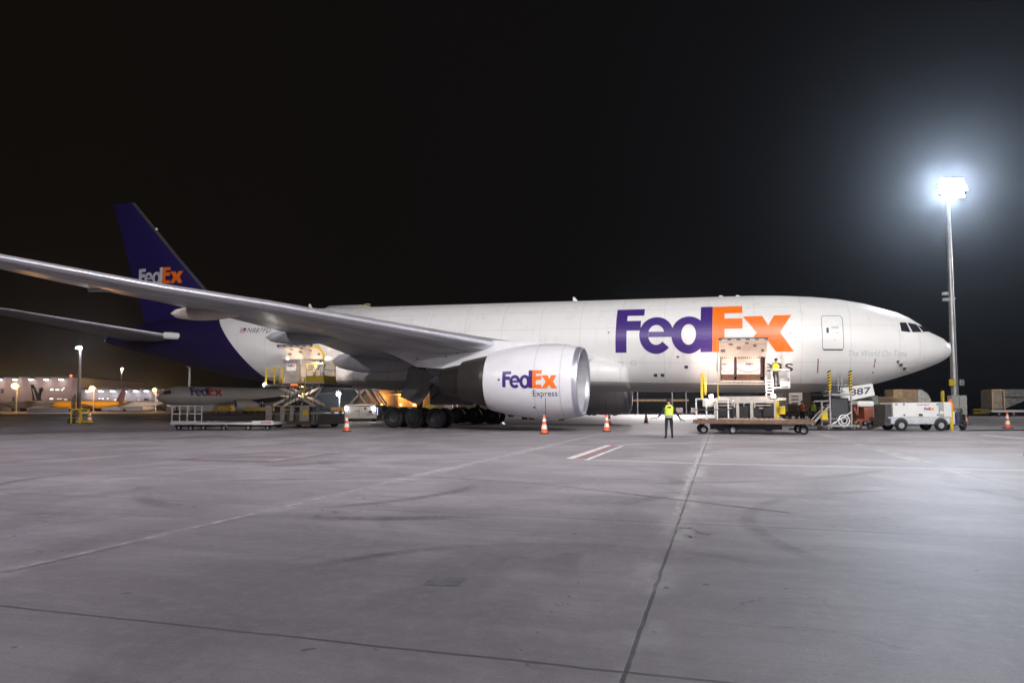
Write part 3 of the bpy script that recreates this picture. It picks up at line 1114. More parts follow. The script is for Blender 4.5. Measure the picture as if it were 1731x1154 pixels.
def wing(side):
    st = [(1.5, -19.6, 4.15, -36.6, 4.15, .13), (3.1, -20.6, 4.42, -36.4, 4.30, .125), (6, -22.6, 4.75, -36.35, 4.60, .12), (9.6, -25.05, 5.02, -36.3, 5.05, .115), (12.5, -27.05, 5.27, -36.95, 5.55, .11),
          (16, -29.45, 5.60, -37.95, 5.98, .105), (20, -32.2, 5.98, -39.15, 6.38, .10), (24, -34.95, 6.27, -40.5, 6.66, .10), (28, -37.7, 6.70, -42.0, 7.10, .10), (30.6, -39.6, 7.0, -43.2, 7.4, .095), (32.4, -43.4, 7.25, -44.5, 7.45, .08)]
    S = [(y, foil(xl, zl, xt, zt, tc)) for y, xl, zl, xt, zt, tc in st]
    n = len(UP) + len(LO)
    V = [A(x, side * y, z) for y, ps in S for x, z in ps]
    ring = list(range(n))
    slat, main, flap = [], [], []
    for i in range(len(S) - 1):
        for j in range(n):
            k = (j + 1) % n
            f = (i * n + j, i * n + k, (i + 1) * n + k, (i + 1) * n + j)
            fr = ((UP + LO)[j][0] + (UP + LO)[k][0]) / 2
            (slat if fr < .05 and i >= 1 else flap if fr > .70 and i >= 1 and i < 8 else main).append(f)
    tip = [tuple((len(S) - 1) * n + j for j in range(n))]
    wm = MB()
    wm.add(V, main + tip)
    wng = wm.build('wing', WINGG, plane, True, 60)
    q = MB()
    q.add(V, slat)
    q.build('leading_edge_slat', METAL, wng, True, 85)
    q = MB()
    q.add(V, flap)
    q.build('flap', mat('flap_grey', (0.36, 0.36, 0.36), 0.36, dirt=0.3, var=0.08), wng, True, 60)
    # slat, flap and spar seams on the underside
    def low(i_f, y_):
        for a_, b_ in zip(st, st[1:]):
            if a_[0] <= y_ <= b_[0]:
                t_ = (y_ - a_[0]) / (b_[0] - a_[0])
                v_ = [a_[i] + (b_[i] - a_[i]) * t_ for i in range(6)]
                for (f0, g0), (f1, g1) in zip(LO[::-1], LO[::-1][1:]):
                    if f0 <= i_f <= f1:
                        gg = g0 + (g1 - g0) * (i_f - f0) / (f1 - f0)
                        c_ = v_[1] - v_[3]
                        return A(v_[1] - i_f * c_, side * y_, v_[2] + (v_[4] - v_[2]) * i_f + gg * v_[5] * c_ - .012)
    for f_ in (.13, .30, .62, .72):
        q = MB()
        ys = [4 + k * 1.0 for k in range(27)]
        wd_ = .0045 if f_ in (.13, .72) else .002
        for a_, b_ in zip(ys, ys[1:]):
            q.add([low(f_ - wd_, a_), low(f_ - wd_, b_), low(f_ + wd_, b_), low(f_ + wd_, a_)], [(0, 1, 2, 3)])
        q.build('wing_seam', mat('wing_seam_grey', (.12, .12, .12), .6), wng)
    for y_ in (7.5, 11.2, 15, 17.2, 21, 25, 27.5):
        q = MB()
        fs_ = [.13, .2, .3, .4, .5, .62, .72, .85]
        for a_, b_ in zip(fs_, fs_[1:]):
            q.add([low(a_, y_ - .02), low(b_, y_ - .02), low(b_, y_ + .02), low(a_, y_ + .02)], [(0, 1, 2, 3)])
        q.build('wing_seam', mat('wing_seam_grey', (.12, .12, .12), .6), wng)
    # flap track fairings
    for (y_, x0, x1, zc_, hh, hw_, m_) in ((18.4, -39.9, -35.4, 5.96, .36, .34, CREAM), (12.4, -38.6, -33.6, 5.28, .42, .38, GREYP), (6.3, -37.9, -30.9, 4.22, .72, .48, GREYP)):
        q = MB()
        rr = []
        for k in range(13):
            t = k / 12
            r_ = (math.sin(math.pi * min(1, t * 1.0) ** .8)) ** .6 if 0 < t < 1 else 0.03
            xx = x0 + (x1 - x0) * t
            rr.append([A(xx, side * (y_ + hw_ * r_ * math.cos(a_)), zc_ - .25 * hh * (t - .5) + hh * r_ * math.sin(a_)) for a_ in [2 * math.pi * i / 14 for i in range(14)]])
        q.loft(rr)
        q.build('flap_fairing', m_, wng, True, 60)
    q = MB()
    q.loft([[A(-39.9 + .6 * t, side * (23.2 + .1 * math.cos(a_)), 6.45 + .08 * math.sin(a_) - .02 * t) for a_ in [2 * math.pi * i / 8 for i in range(8)]] for t in (0, 1, 2, 3)])
    q.build('hinge_fairing', GREYP, wng, True)
    q = MB()
    q.box(A(-30.4, side * 13.0, 4.93), (.9, .16, .02), rz=R(-35) * side)
    q.build('access_panel', DSEAM, wng)
    return wng


for s_ in (1, -1):
    wing(s_)

# fin
q = MB()
FL = [(8.0, -51.0, -59.9), (8.6, -51.55, -60.05), (10.77, -53.77, -60.95), (13.42, -56.53, -61.95), (16, -59.08, -62.9), (18.45, -61.53, -63.8)]


def finring(z, xl, xt, tc=.095):
    c = xl - xt
    hu = [(f, g_ * tc) for f, g_ in UP]
    return [A(xl - f * c, g_ * c, z) for f, g_ in hu] + [A(xl - f * c, -g_ * c, z) for f, g_ in reversed(hu[1:-1])]


q.loft([finring(*s_) for s_ in FL])
fin = q.build('vertical_stabilizer', mat('tail_purple', (0.019, 0.013, 0.092), 0.35, var=0.06), plane, True, 50)
q = MB()
rr = []
for z, xl, xt in FL:
    c = .045
    o_ = [(xl + .02, 0), (xl - .10, .10), (xl - .24, .17), (xl - .24, -.17), (xl - .10, -.10)]
    rr.append([A(a_, b_, z) for a_, b_ in o_])
q.loft(rr)
q.build('fin_leading_edge', DULLM, fin, True)


def finmap(u, v, off):
    k = 4.75 / 10.52
    X_, z_ = -60.62 + u * k, 11.25 + v * k * .98
    for a_, b_ in zip(FL, FL[1:]):
        if a_[0] <= z_ <= b_[0]:
            t = (z_ - a_[0]) / (b_[0] - a_[0])
            xl, xt = a_[1] + (b_[1] - a_[1]) * t, a_[2] + (b_[2] - a_[2]) * t
    c = xl - xt
    f = (xl - X_) / c
    g_ = 0
    for (p0, g0), (p1, g1) in zip(UP, UP[1:]):
        if p0 <= f <= p1:
            g_ = g0 + (g1 - g0) * (f - p0) / (p1 - p0)
    return A(X_, g_ * .095 * c + .015 + off, z_)


decal('white_lettering', LOGO[0], finmap, mat('fin_white', (0.62, 0.62, 0.66), 0.4), fin, 0.5, ustep=.5)
decal('orange_lettering', LOGO[1], finmap, ORNG, fin, 0.5, ustep=.5)
q = MB()
q.sph(A(-58.9, .2, 15.95), (.1, .1, .12))
q.build('fin_probe', WHITE, fin)


def tailplane(side):
    st = [(.9, -54.3, 6.55, -60.6, 6.45, .10), (1.6, -55.0, 6.62, -60.9, 6.52, .10), (4, -56.95, 6.98, -61.8, 6.86, .09), (7, -59.4, 7.42, -63.0, 7.28, .09), (10.0, -61.85, 7.88, -64.2, 7.72, .085), (10.76, -62.9, 8.0, -64.45, 7.86, .07)]
    S = [(y, foil(xl, zl, xt, zt, tc)) for y, xl, zl, xt, zt, tc in st]
    n = len(UP) + len(LO)
    V = [A(x, side * y, z) for y, ps in S for x, z in ps]
    slat, main = [], []
    for i in range(len(S) - 1):
        for j in range(n):
            k = (j + 1) % n
            f = (i * n + j, i * n + k, (i + 1) * n + k, (i + 1) * n + j)
            fr = ((UP + LO)[j][0] + (UP + LO)[k][0]) / 2
            (slat if fr < .05 and i >= 1 else main).append(f)
    m_ = MB()
    m_.add(V, main + [tuple((len(S) - 1) * n + j for j in range(n))])
    tp = m_.build('horizontal_stabilizer', mat('tailplane_grey', (0.36, 0.36, 0.35), 0.3, dirt=0.2), plane, True, 60)
    q = MB()
    q.add(V, slat)
    q.build('leading_edge', METAL, tp, True, 85)
    q = MB()
    rr = []
    for X_, r_ in ((-53.9, .02), (-54.05, .16), (-54.5, .26), (-55.2, .30), (-55.6, .26)):
        rr.append([A(X_, side * (1.72 + .55 * max(0, -54.6 - X_) + r_ * .7 * math.cos(a_)), 6.60 + .05 * (-54 - X_) + r_ * math.sin(a_)) for a_ in [2 * math.pi * i / 10 for i in range(10)]])
    q.loft(rr)
    q.build('root_fairing', WHITE, tp, True, 60)


for s_ in (1, -1):
    tailplane(s_)
MB().sph(A(-64.05, 0, 6.55), .06).build('tail_light', mat('violet_lamp', (.8, .8, .9), .3, emit=(0.6, 0.55, 1.0), estr=25), fus)


# ------------------------------------------------------------------ engines
def engine(side):
    Y0, Z0 = 9.6, 2.92
    o = A(0, side * Y0, Z0)
    NAC = mat('nacelle_white', (0.72, 0.72, 0.74), 0.28, var=0.04, scale=1.5, dirt=0.06)

    def L(prof, n=48):
        q = MB()
        q.lathe([(a + 31.8 - 31.8, r) for a, r in prof], o, 'x', n)
        return q
    eng = L([(-20.46, 1.922), (-20.62, 1.945), (-21.0, 2.03), (-21.6, 2.085), (-22.4, 2.09), (-23.4, 2.02), (-24.4, 1.88), (-25.25, 1.70), (-25.45, 1.64), (-25.45, 1.58), (-25.0, 1.6)]).build('engine_nacelle', NAC, plane, True, 50)
    L([(-20.38, 1.695), (-20.26, 1.735), (-20.18, 1.785), (-20.16, 1.83), (-20.2, 1.87), (-20.32, 1.90), (-20.46, 1.923)]).build('inlet_lip', mat('lip_metal', (0.62, 0.63, 0.72), 0.36, 0.75, var=0.05), eng, True, 80)
    L([(-20.38, 1.695), (-20.6, 1.655), (-21.1, 1.60), (-21.6, 1.585), (-22.6, 1.62), (-22.7, 1.63)]).build('inlet_duct', mat('duct_grey', (0.48, 0.47, 0.50), 0.4, 0.1), eng, True)
    q = MB()
    for k in range(22):
        a = 2 * math.pi * k / 22
        u, v = Vector((0, math.cos(a), math.sin(a))), Vector((0, -math.sin(a), math.cos(a)))
        c = o + Vector((-22.3, 0, 0))
        ps = []
        for r_, tw, ch in ((.42, .5, .34), (.8, .8, .44), (1.2, 1.0, .5), (1.58, 1.2, .46)):
            d = v * math.sin(tw) * ch / 2 + Vector((1, 0, 0)) * math.cos(tw) * ch / 2
            ps.append((c + u * r_ - d, c + u * r_ + d))
        for p0, p1 in zip(ps, ps[1:]):
            q.add([p0[0], p0[1], p1[1], p1[0]], [(0, 1, 2, 3)])
    q.build('fan_blade_row', mat('fan_grey', (0.12, 0.12, 0.13), 0.35, 0.8), eng, True)
    L([(-21.75, .01), (-21.8, .12), (-22.05, .30), (-22.4, .43), (-22.6, .45)], 20).build('fan_spinner', DARKG, eng, True)
    q = L([(-22.68, .3), (-22.7, 1.64)], 32)
    q.build('fan_backplate', BLACK, eng)
    core = L([(-25.0, 1.52), (-25.5, 1.48), (-26.2, 1.36), (-26.9, 1.20), (-27.15, 1.14), (-27.15, 1.06), (-26.8, 1.06)]).build('core_cowl', mat('core_metal', (0.075, 0.068, 0.062), 0.42, 0.6, var=0.15, scale=2.0, dirt=0.3), eng, True, 50)
    L([(-26.9, .98), (-27.4, .96), (-28.1, .82), (-28.4, .76), (-28.4, .70), (-27.5, .72)]).build('exhaust_nozzle', mat('nozzle_metal', (0.07, 0.06, 0.055), 0.4, 0.8), core, True, 50)
    L([(-27.0, .55), (-28.2, .5), (-29.0, .26), (-29.3, .03)], 20).build('exhaust_plug', DARKG, core, True)
    q = MB()
    for x_ in (-22.45, -21.05):
        q.lathe([(x_ - .012, 2.062 if x_ > -22 else 2.094), (x_ + .012, 2.062 if x_ > -22 else 2.094)], o, 'x', 48)
    q.build('cowl_seam', mat('cowl_seam_grey', (.45, .45, .46), .5), eng)
    q = MB()
    ang0 = -62 if side > 0 else 180 + 62
    prof_r = lambda x_: 2.097
    q.tube([o + Vector((x_, -2.094 * math.cos(R(t)) * 1, 2.094 * math.sin(R(t)))) for x_, t in ((-21.85, -27), (-21.9, -40), (-22.0, -55), (-22.05, -75))], .016, 5)
    q.build('cowl_latch_line', DSEAM, eng)
    q = MB()
    for x_ in (-24.3, -23.5, -23.1, -21.4):
        q.box(o + Vector((x_, 0, -2.06 if x_ > -24 else -1.93)), (.32, .08, .14))
    q.build('drain_mast', DSEAM, eng)

    def emap(X0, th0, k):
        def f(u, v, off):
            X_ = X0 + u * k
            pr = [(-20.62, 1.945), (-21.0, 2.03), (-21.6, 2.085), (-22.4, 2.09), (-23.4, 2.02), (-24.4, 1.88), (-25.25, 1.70)]
            r_ = 2.0
            for a_, b_ in zip(pr, pr[1:]):
                if a_[0] >= X_ >= b_[0]:
                    r_ = a_[1] + (b_[1] - a_[1]) * (a_[0] - X_) / (a_[0] - b_[0])
            th = R(th0) + v * k / 2.0
            r_ += .010 + off
            return A(X_, side * (Y0 + r_ * math.cos(th)), Z0 + r_ * math.sin(th))
        return f
    if side > 0:
        k = 3.06 / 10.52
        decal('purple_lettering', LOGO[0], emap(-24.24, -11.5, k), PURP, eng, .5, ustep=.8)
        decal('orange_lettering', LOGO[1], emap(-24.24, -11.5, k), ORNG, eng, .5, ustep=.8)
        decal('lettering', [text_polys('Express', .33, width=1.32)], emap(-22.5, -23.5, 1.0), INK, eng, .1, ustep=.3)
        q = MB()
        f = emap(-24.45, 0.5, 1)
        for i in range(8):
            a, b = 2 * math.pi * i / 8, 2 * math.pi * (i + 1) / 8
            q.add([f(0, 0, 0), f(.07 * math.cos(a), .07 * math.sin(a), 0), f(.07 * math.cos(b), .07 * math.sin(b), 0)], [(0, 1, 2)])
        f = emap(-22.6, -45, 1)
        q.add([f(0, 0, 0), f(.12, 0, 0), f(.12, .1, 0), f(0, .1, 0)], [(0, 1, 2, 3)])
        q.build('cowl_port', DSEAM, eng)
    # pylon
    prof = [(-21.9, 4.93), (-22.6, 5.08), (-24.0, 5.16), (-25.2, 5.22), (-27, 5.15), (-29.5, 4.9), (-32.9, 4.85), (-31.6, 4.45), (-30.0, 3.72), (-28.6, 3.62), (-27.6, 3.72), (-26.6, 4.15), (-25.2, 4.3), (-23.5, 4.5)]
    q = MB()
    hw_ = {0: .03, 1: .2, 6: .06}
    P0 = [A(x_, side * (Y0 + hw_.get(i, .30)), z_) for i, (x_, z_) in enumerate(prof)]
    P1 = [A(x_, side * (Y0 - hw_.get(i, .30)), z_) for i, (x_, z_) in enumerate(prof)]
    n = len(prof)
    q.add(P0 + P1, [tuple(range(n)), tuple(range(2 * n - 1, n - 1, -1))] + [(i, n + i, n + (i + 1) % n, (i + 1) % n) for i in range(n)])
    py = q.build('engine_pylon', NAC, plane, True, 40)
    q = MB()
    for x_, z_ in ((-28.2, 4.75), (-28.2, 4.3), (-29.2, 4.55), (-30.0, 4.2), (-27.5, 4.5)):
        q.box(A(x_, side * (Y0 + .30), z_), (.16, .02, .05))
    q.build('pylon_vent', DSEAM, py)


for s_ in (1, -1):
    engine(s_)

# ------------------------------------------------------------------ landing gear
RIM = mat('wheel_rim_grey', (0.05, 0.05, 0.053), 0.5, 0.3)


def wheel_mesh(c, r, wd, side_out):
    q = MB()
    w2 = wd / 2
    q.lathe([(-w2 * .7, r * .55), (-w2, r * .72), (-w2 * .98, r * .88), (-w2 * .75, r * .97), (-w2 * .3, r), (w2 * .3, r), (w2 * .75, r * .97), (w2 * .98, r * .88), (w2, r * .72), (w2 * .7, r * .55)], c, 'y', 28)
    return q


def gear_wheel(c, r, wd, parent):
    wv = wheel_mesh(c, r, wd, 1).build('wheel', BLACK, parent, True, 60)
    q = MB()
    for s__ in (-1, 1):
        q.lathe([(s__ * wd * .36, r * .56), (s__ * wd * .40, r * .50), (s__ * wd * .30, r * .46), (s__ * wd * .22, r * .2), (s__ * wd * .36, r * .16), (s__ * wd * .38, .01)], c, 'y', 20)
    q.build('rim', RIM, wv, True, 40)
    return wv


def main_gear(side):
    q = MB()
    top = A(-31.6, side * 5.6, 4.4)
    mid = A(-31.8, side * 5.5, 1.0)
    q.cyl(top, (top + mid) / 2, .26, .24, 16)
    q.cyl((top + mid) / 2, mid, .18, .18, 16)
    q.bar(A(-33.4, side * 5.5, .66), A(-30.2, side * 5.5, .66), .3, .34)
    q.bar(A(-31.75, side * 5.5, 2.0), A(-29.6, side * 5.0, 4.2), .16)
    q.bar(A(-31.75, side * 5.5, 2.0), A(-32.2, side * 2.8, 3.6), .16)
    q.bar(A(-30.8, side * 5.9, 1.9), A(-27.2, side * 6.4, 4.3), .14)
    for dx in (-1.46, 0, 1.46):
        q.cyl(A(-31.8 + dx, side * 4.6, .66), A(-31.8 + dx, side * 6.4, .66), .09, n=10)
    g_ = q.build('main_landing_gear', DARKG, plane, True, 40)
    for dx in (-1.46, 0, 1.46):
        for dy in (-.7, .7):
            gear_wheel(A(-31.8 + dx, side * (5.5 + dy), .66), .66, .52, g_)
    q = MB()
    dp = [(-32.05, 3.85), (-30.9, 3.72), (-30.35, 3.3), (-30.75, 2.1), (-31.25, 1.45), (-32.6, 2.0), (-32.25, 2.75)]
    q.poly([A(x_, side * 6.75, z_) for x_, z_ in dp], (0, .07, 0))
    q.build('gear_door', mat('gear_door_grey', (0.22, 0.22, 0.21), 0.5, dirt=0.3), g_)
    q = MB()
    q.box(A(-31.8, side * .9, 2.0), (2.6, .06, 1.0))
    q.build('body_gear_door', GREYP, g_)


for s_ in (1, -1):
    main_gear(s_)
q = MB()
q.cyl(A(-5.85, 0, 3.2), A(-5.9, 0, .5), .13, .10, 14)
q.bar(A(-5.88, 0, 1.6), A(-4.4, 0, 2.9), .10)
q.cyl(A(-5.9, -.55, .5), A(-5.9, .55, .5), .07)
ng = q.build('nose_landing_gear', STEEL, plane, True, 40)
for dy in (-.36, .36):
    gear_wheel(A(-5.9, dy, .50), .52, .36, ng)
q = MB()
q.poly([A(-6.15, .92, 2.92), A(-4.38, .92, 3.18), A(-4.25, .92, 2.48), A(-5.0, .92, 2.30), A(-6.1, .92, 2.02)], (0, .05, 0))
nd = q.build('nose_gear_door', WHITE, ng)
tag(nd, 'white nose gear door with the dark number 887')
_f = lambda u, v, off: A(-5.62 + u, .955 + off, 2.44 + v + .135 * u)
decal('number', [text_polys('887', .40, bold=.02, width=1.15)], _f, INK, nd)
_f2 = lambda u, v, off: A(-5.5 + u, .955 + off, 2.92 + v + .135 * u)



# ------------------------------------------------------------------ ground equipment
def gse(name, label, cat, X, Y, group=None, rz=None, z=0.0):
    p = AW(X, Y, z)
    return thing(name, label, cat, p, -PSI if rz is None else rz, group)


def roller_wheel(c, r, wd, parent, name='wheel', ax='y', hub=STEEL):
    q = MB()
    w2 = wd / 2
    q.lathe([(-w2 * .6, r * .5), (-w2, r * .62), (-w2, r * .9), (-w2 * .7, r), (w2 * .7, r), (w2, r * .9), (w2, r * .62), (w2 * .6, r * .5)], c, ax, 18)
    o = q.build(name, BLACK, parent, True, 50)
    q = MB()
    q.lathe([(-w2 * .8, .005), (-w2 * .8, r * .2), (-w2 * .5, r * .3), (-w2 * .62, r * .52), (w2 * .62, r * .52), (w2 * .5, r * .3), (w2 * .8, r * .2), (w2 * .8, .005)], c, ax, 14)
    q.build('rim', hub, o, True, 40)
    return o


# forward high loader
t = gse('cargo_loader', 'white high loader with two bright work lamps under the open forward cargo door', 'loader', -11.75, 6.0)
q = MB()
q.box((0, .9, .95), (3.0, 3.6, .9), bev=.03)
q.build('chassis', mat('loader_black', (.012, .011, .011), .6), t)
q = MB()
for x_ in (-.36, .36):
    q.box((x_, -1.0, 1.03), (.16, .18, 1.14), bev=.02)
    q.box((x_ * 1.45, -.96, 1.03), (.08, .12, 1.14))
q.box((0, -.9, 1.62), (3.3, .16, .14))
q.box((0, -.9, .66), (3.3, .14, .10))
for x_ in (-1.55, 1.55):
    q.box((x_, -.9, 1.1), (.10, .16, 1.1))
for x_ in (-.95, .95):
    q.box((x_, -1.0, 1.42), (.8, .10, .05))
    q.box((x_, -1.0, 1.27), (.95, .06, .06))
q.build('front_frame', mat('worn_cream_frame', (.50, .45, .40), .5, dirt=.35, var=.12), t)
q = MB()
for x_ in (-.95, .95):
    q.box((x_, -.93, 1.16), (1.0, .05, .05))
    for k in range(5):
        q.tube([(x_ - .4 + k * .2, -.95, 1.5), (x_ - .35 + k * .18, -1.02, 1.25), (x_ - .45 + k * .2, -.96, .75)], .018, 6)
q.build('hydraulic_hose', BLACK, t)
q = MB()
q.box((0, -.55, 1.76), (4.3, .14, .13))
q.box((0, .8, 1.80), (3.0, 2.5, .10))
for k in range(9):
    q.cyl((-1.4, -.3 + k * .26, 1.88), (1.4, -.3 + k * .26, 1.88), .04, n=8)
q.build('lift_platform', mat('worn_cream_frame', (.50, .45, .40), .5), t)
q = MB()
q.box((-1.85, -.3, 1.55), (.75, .8, .42), bev=.04)
q.build('power_box', mat('worn_cream_frame', (.50, .45, .40), .5), t)
q = MB()
q.box((-2.25, -.2, 2.5), (.14, .12, 1.5))
q.box((-2.06, -.2, 2.6), (.1, .1, 1.2))
q.build('guide_post', YEL, t)
q = MB()
q.cyl((-1.38, -1.0, 1.6), (-1.38, -1.0, 5.0), .022, n=6)
q.build('marker_rod', YEL, t)
q = MB()
q.box((1.98, .9, 2.40), (.95, 1.0, .06))
for x_, y_ in ((1.52, .42), (2.44, .42), (1.52, 1.38), (2.44, 1.38)):
    q.box((x_, y_, 2.9), (.05, .05, 1.06))
for z_ in (2.9, 3.42):
    q.box((2.44, .9, z_), (.05, .96, .05))
    q.box((1.98, 1.38, z_), (.92, .05, .05))
    if z_ > 3:
        q.box((2.1, .42, z_), (.68, .05, .05))
q.box((2.44, .9, 2.66), (.03, .9, .45))
q.box((2.2, .42, 2.62), (.5, .03, .3))
q.build('operator_cage', WHITE, t)
q = MB()
q.box((1.75, .5, 1.2), (.22, .2, 1.2))
q.box((2.0, .45, 1.15), (.35, .25, .45), bev=.03)
q.build('cage_support', YEL, t)
q = MB()
for k in range(6):
    q.box((1.35, -.2, 1.95 + k * .17), (.34, .05, .04))
for x_ in (1.18, 1.52):
    q.box((x_, -.2, 2.4), (.04, .05, 1.15))
q.build('ladder', CREAM, t)
for x_ in (-1.75, 1.5):
    lp = MB().sph((x_, -.85, 1.92), (.10, .08, .10)).build('work_lamp', LIT, t)
    MB().box((x_, -.70, 1.92), (.26, .14, .22), bev=.02).build('lamp_housing', DARKG, lp)
    lamp('work_lamp_light', 'POINT', (x_ * 1.08, -1.35, 2.25), 14, (1.0, 0.80, 0.70), .09, parent=t)
    lamp('work_lamp_beam', 'SPOT', (x_, -1.02, 2.02), 640, (1.0, 0.74, 0.62), .09, (x_ * .25, 2.6, 4.1), 84, .7, parent=t)
for x_ in (-1.25, 1.25):
    for y_ in (-.3, 2.2):
        roller_wheel((x_, y_, .36), .36, .28, t)
q = MB()
for x_ in (-1.1, -.4, .5, 1.2):
    q.box((x_, -1.04, 1.05), (.5, .04, .5), bev=.01)
q.build('opening_shade', mat('loader_shade_black', (.010, .009, .009), .5), t)  # near-black boxes stand in for the shaded openings of the frame

# containers waiting in the forward hold
for k, (xa, xb, lb) in enumerate(((-13.02, -12.28, 'white container with brown base in the rear half of the forward cargo door'), (-12.12, -10.75, 'wide white container with brown base filling most of the forward cargo door'))):
    t2 = thing('cargo_container', lb, 'container', (0, 0, 0))
    t2.matrix_world = plane.matrix_world @ Matrix.Translation(A((xa + xb) / 2, 0, 0))
    wd = xb - xa
    q = MB()
    # contoured outer face follows the hull
    prof = [(.15, 3.18), (1.55, 3.18), (2.25, 3.66), (2.42, 4.72), (.15, 4.72)]
    q.loft([[(x_, -y_, z_) for y_, z_ in prof] for x_ in (-wd / 2, wd / 2)])
    body = q.build('container_body', mat('container_white', (.68, .66, .64), .45, var=.05), t2)
    q = MB()
    q.loft([[(x_, -y_, z_) for y_, z_ in ((1.50, 3.17), (2.27, 3.66), (2.30, 3.65), (1.58, 3.15))] for x_ in (-wd / 2, wd / 2)])
    q.build('base_panel', mat('container_brown', (.30, .17, .11), .6, var=.25, dirt=.3), t2)
    q = MB()
    pts = [(-wd / 2 + wd * i / 10, -(2.27 + .14 * (.42 - .30 * (1 - ((i - 5) / 5) ** 2)) / 1.0) - .012, 4.05 - .27 * (1 - ((i - 5) / 5) ** 2)) for i in range(11)]
    q.tube(pts, .012, 5)
    q.build('net_cord', mat('cord_grey', (.2, .18, .18), .8), t2)
    nn = (0, -1.06, .17)
    up = (0, -.17, 1.06)
    if k == 1:
        flat_logo((-.16, -2.40, 4.22), (1, 0, 0), up, .42, t2, n=(0, -1, .16))
    else:
        flat_logo((-.35, -2.40, 4.22), (1, 0, 0), up, .3, t2, n=(0, -1, .16))
    q = MB()
    for i in range(int(wd / .11)):
        q.box((-wd / 2 + .08 + i * .11, -2.425, 4.66), (.05, .02, .10))
    q.build('curtain_hook', mat('hook_brown', (.2, .12, .09), .6), t2)
    q = MB()
    for x_ in ((wd / 2 + .07,) if k == 0 else (wd / 2 + .10,)):
        q.box((x_, -2.2, 4.15), (.10, .12, 1.25), rx=.16)
    q.build('restraint_post', mat('restraint_purple', (.06, .02, .04), .5), t2)

# flat roller dolly in front of the loader
t = gse('transfer_dolly', 'flat rusty brown roller dolly with white railing, parked before the forward loader', 'dolly', -11.5, 9.6)
q = MB()
q.box((0, -.1, .60), (5.5, 3.2, .16), bev=.02)
q.box((0, -1.72, .62), (5.6, .10, .20))
q.box((0, 1.52, .62), (5.6, .10, .20))
q.build('deck', RUST, t)
q = MB()
for k in range(14):
    x_ = -1.5 + k * .23
    q.cyl((x_, -1.5, .72), (x_, 1.3, .72), .05, n=8)
for k in range(8):
    q.cyl((-1.6, -1.45 + k * .38, .715), (1.6, -1.45 + k * .38, .715), .035, n=6)
q.build('roller_bed', mat('worn_roller_steel', (.42, .33, .27), .4, .5, dirt=.5), t)
q = MB()
for x_ in (-2.72, -2.2, -1.66, -1.1):
    q.box((x_, .6, 1.22), (.07, .07, 1.1))
q.box((-1.9, .6, 1.76), (1.7, .06, .06))
q.build('railing', WHITE, t)
q = MB()
q.box((-1.9, .56, 1.20), (1.8, .05, .05))
q.build('rail_bar', DARKG, t)
for x_, y_ in ((-2.5, .9), (-.9, -1.3), (2.3, .9), (2.35, -1.2), (-2.3, -1.2)):
    roller_wheel((x_, y_, .22), .22, .14, t)
q = MB()
q.box((-.3, 0, .38), (3.4, 1.8, .30))
for x_, y_ in ((-2.5, .9), (-.9, -1.3), (2.3, .9), (2.35, -1.2), (-2.3, -1.2)):
    q.box((x_, y_ - .1, .46), (.1, .1, .2))
q.build('undercarriage', DARKG, t)

# aft high loader
t = gse('cargo_loader', 'scissor lift loader with yellow railings raised to the open aft cargo door', 'loader', -40.0, 6.2)
q = MB()
q.box((0, .4, .55), (3.7, 3.6, .7), bev=.03)
q.box((0, -1.35, .32), (4.0, .25, .22))
q.build('chassis', mat('loader_bronze', (.10, .085, .07), .5, .2, dirt=.4), t)
q = MB()
for x_, w_ in ((-1.6, .5), (-.55, .34), (.15, .3), (1.1, .7)):
    q.box((x_, -1.5, .92), (w_, .12, .95), bev=.02)
q.box((0, -1.45, 1.42), (3.8, .14, .08))
q.build('body_panel', mat('loader_beige', (.36, .31, .26), .5, dirt=.35), t)
q = MB()
q.box((-.05, -1.5, 1.20), (.9, .06, .06))
q.box((1.2, -1.57, 1.0), (.4, .03, .3))
q.build('yellow_bar', YEL, t)
q = MB()
for y_ in (-.9, .3):
    for a_, b_ in (((-1.7, 1.45), (1.2, 2.72)), ((1.5, 1.45), (-1.3, 2.72))):
        q.bar((a_[0], y_, a_[1]), (b_[0], y_, b_[1]), .16, .20, up=(0, 1, 0))
    q.cyl((-.1, y_ - .15, 2.1), (-.1, y_ + .15, 2.1), .1, n=10)
q.cyl((-1.0, -1.1, 2.08), (-1.0, .5, 2.08), .06, n=8)
q.cyl((.9, -1.1, 2.08), (.9, .5, 2.08), .06, n=8)
q.build('scissor_arm', mat('scissor_cream', (.42, .37, .31), .45, dirt=.35), t)
q = MB()
for k in range(6):
    q.tube([(-.8 + .3 * k, -1.0, 1.45), (-.6 + .25 * k, -1.15, 1.8), (-.7 + .3 * k, -1.0, 2.3), (-.5 + .22 * k, -.9, 2.7)], .022, 6)
q.build('hydraulic_hose', BLACK, t)
q = MB()
q.box((-.1, .8, 2.78), (4.3, 4.0, .16))
for k in range(16):
    q.cyl((-1.9, -.9 + k * .22, 2.90), (1.0, -.9 + k * .22, 2.90), .035, n=6)
q.build('lift_platform', DARKG, t)
q = MB()
for k in range(26):
    q.box((-2.15 + k * .165, -1.22, 2.78), (.07, .04, .05))
q.build('platform_roller', STEEL, t)
q = MB()
for x_, y_ in ((-2.15, -1.15), (-1.5, -1.15), (-.85, -1.15), (-2.15, .4), (-2.15, 1.8)):
    q.box((x_, y_, 3.42), (.06, .06, 1.15))
for z_ in (3.45, 3.98):
    q.box((-1.5, -1.15, z_), (1.36, .05, .05))
    q.box((-2.15, .35, z_), (.05, 3.0, .05))
q.build('railing', YEL, t)
q = MB()
q.box((1.65, -.5, 3.02), (1.3, 1.5, .10))
q.box((1.65, -1.24, 3.22), (1.3, .04, .36))
q.box((2.29, -.5, 3.22), (.04, 1.5, .36))
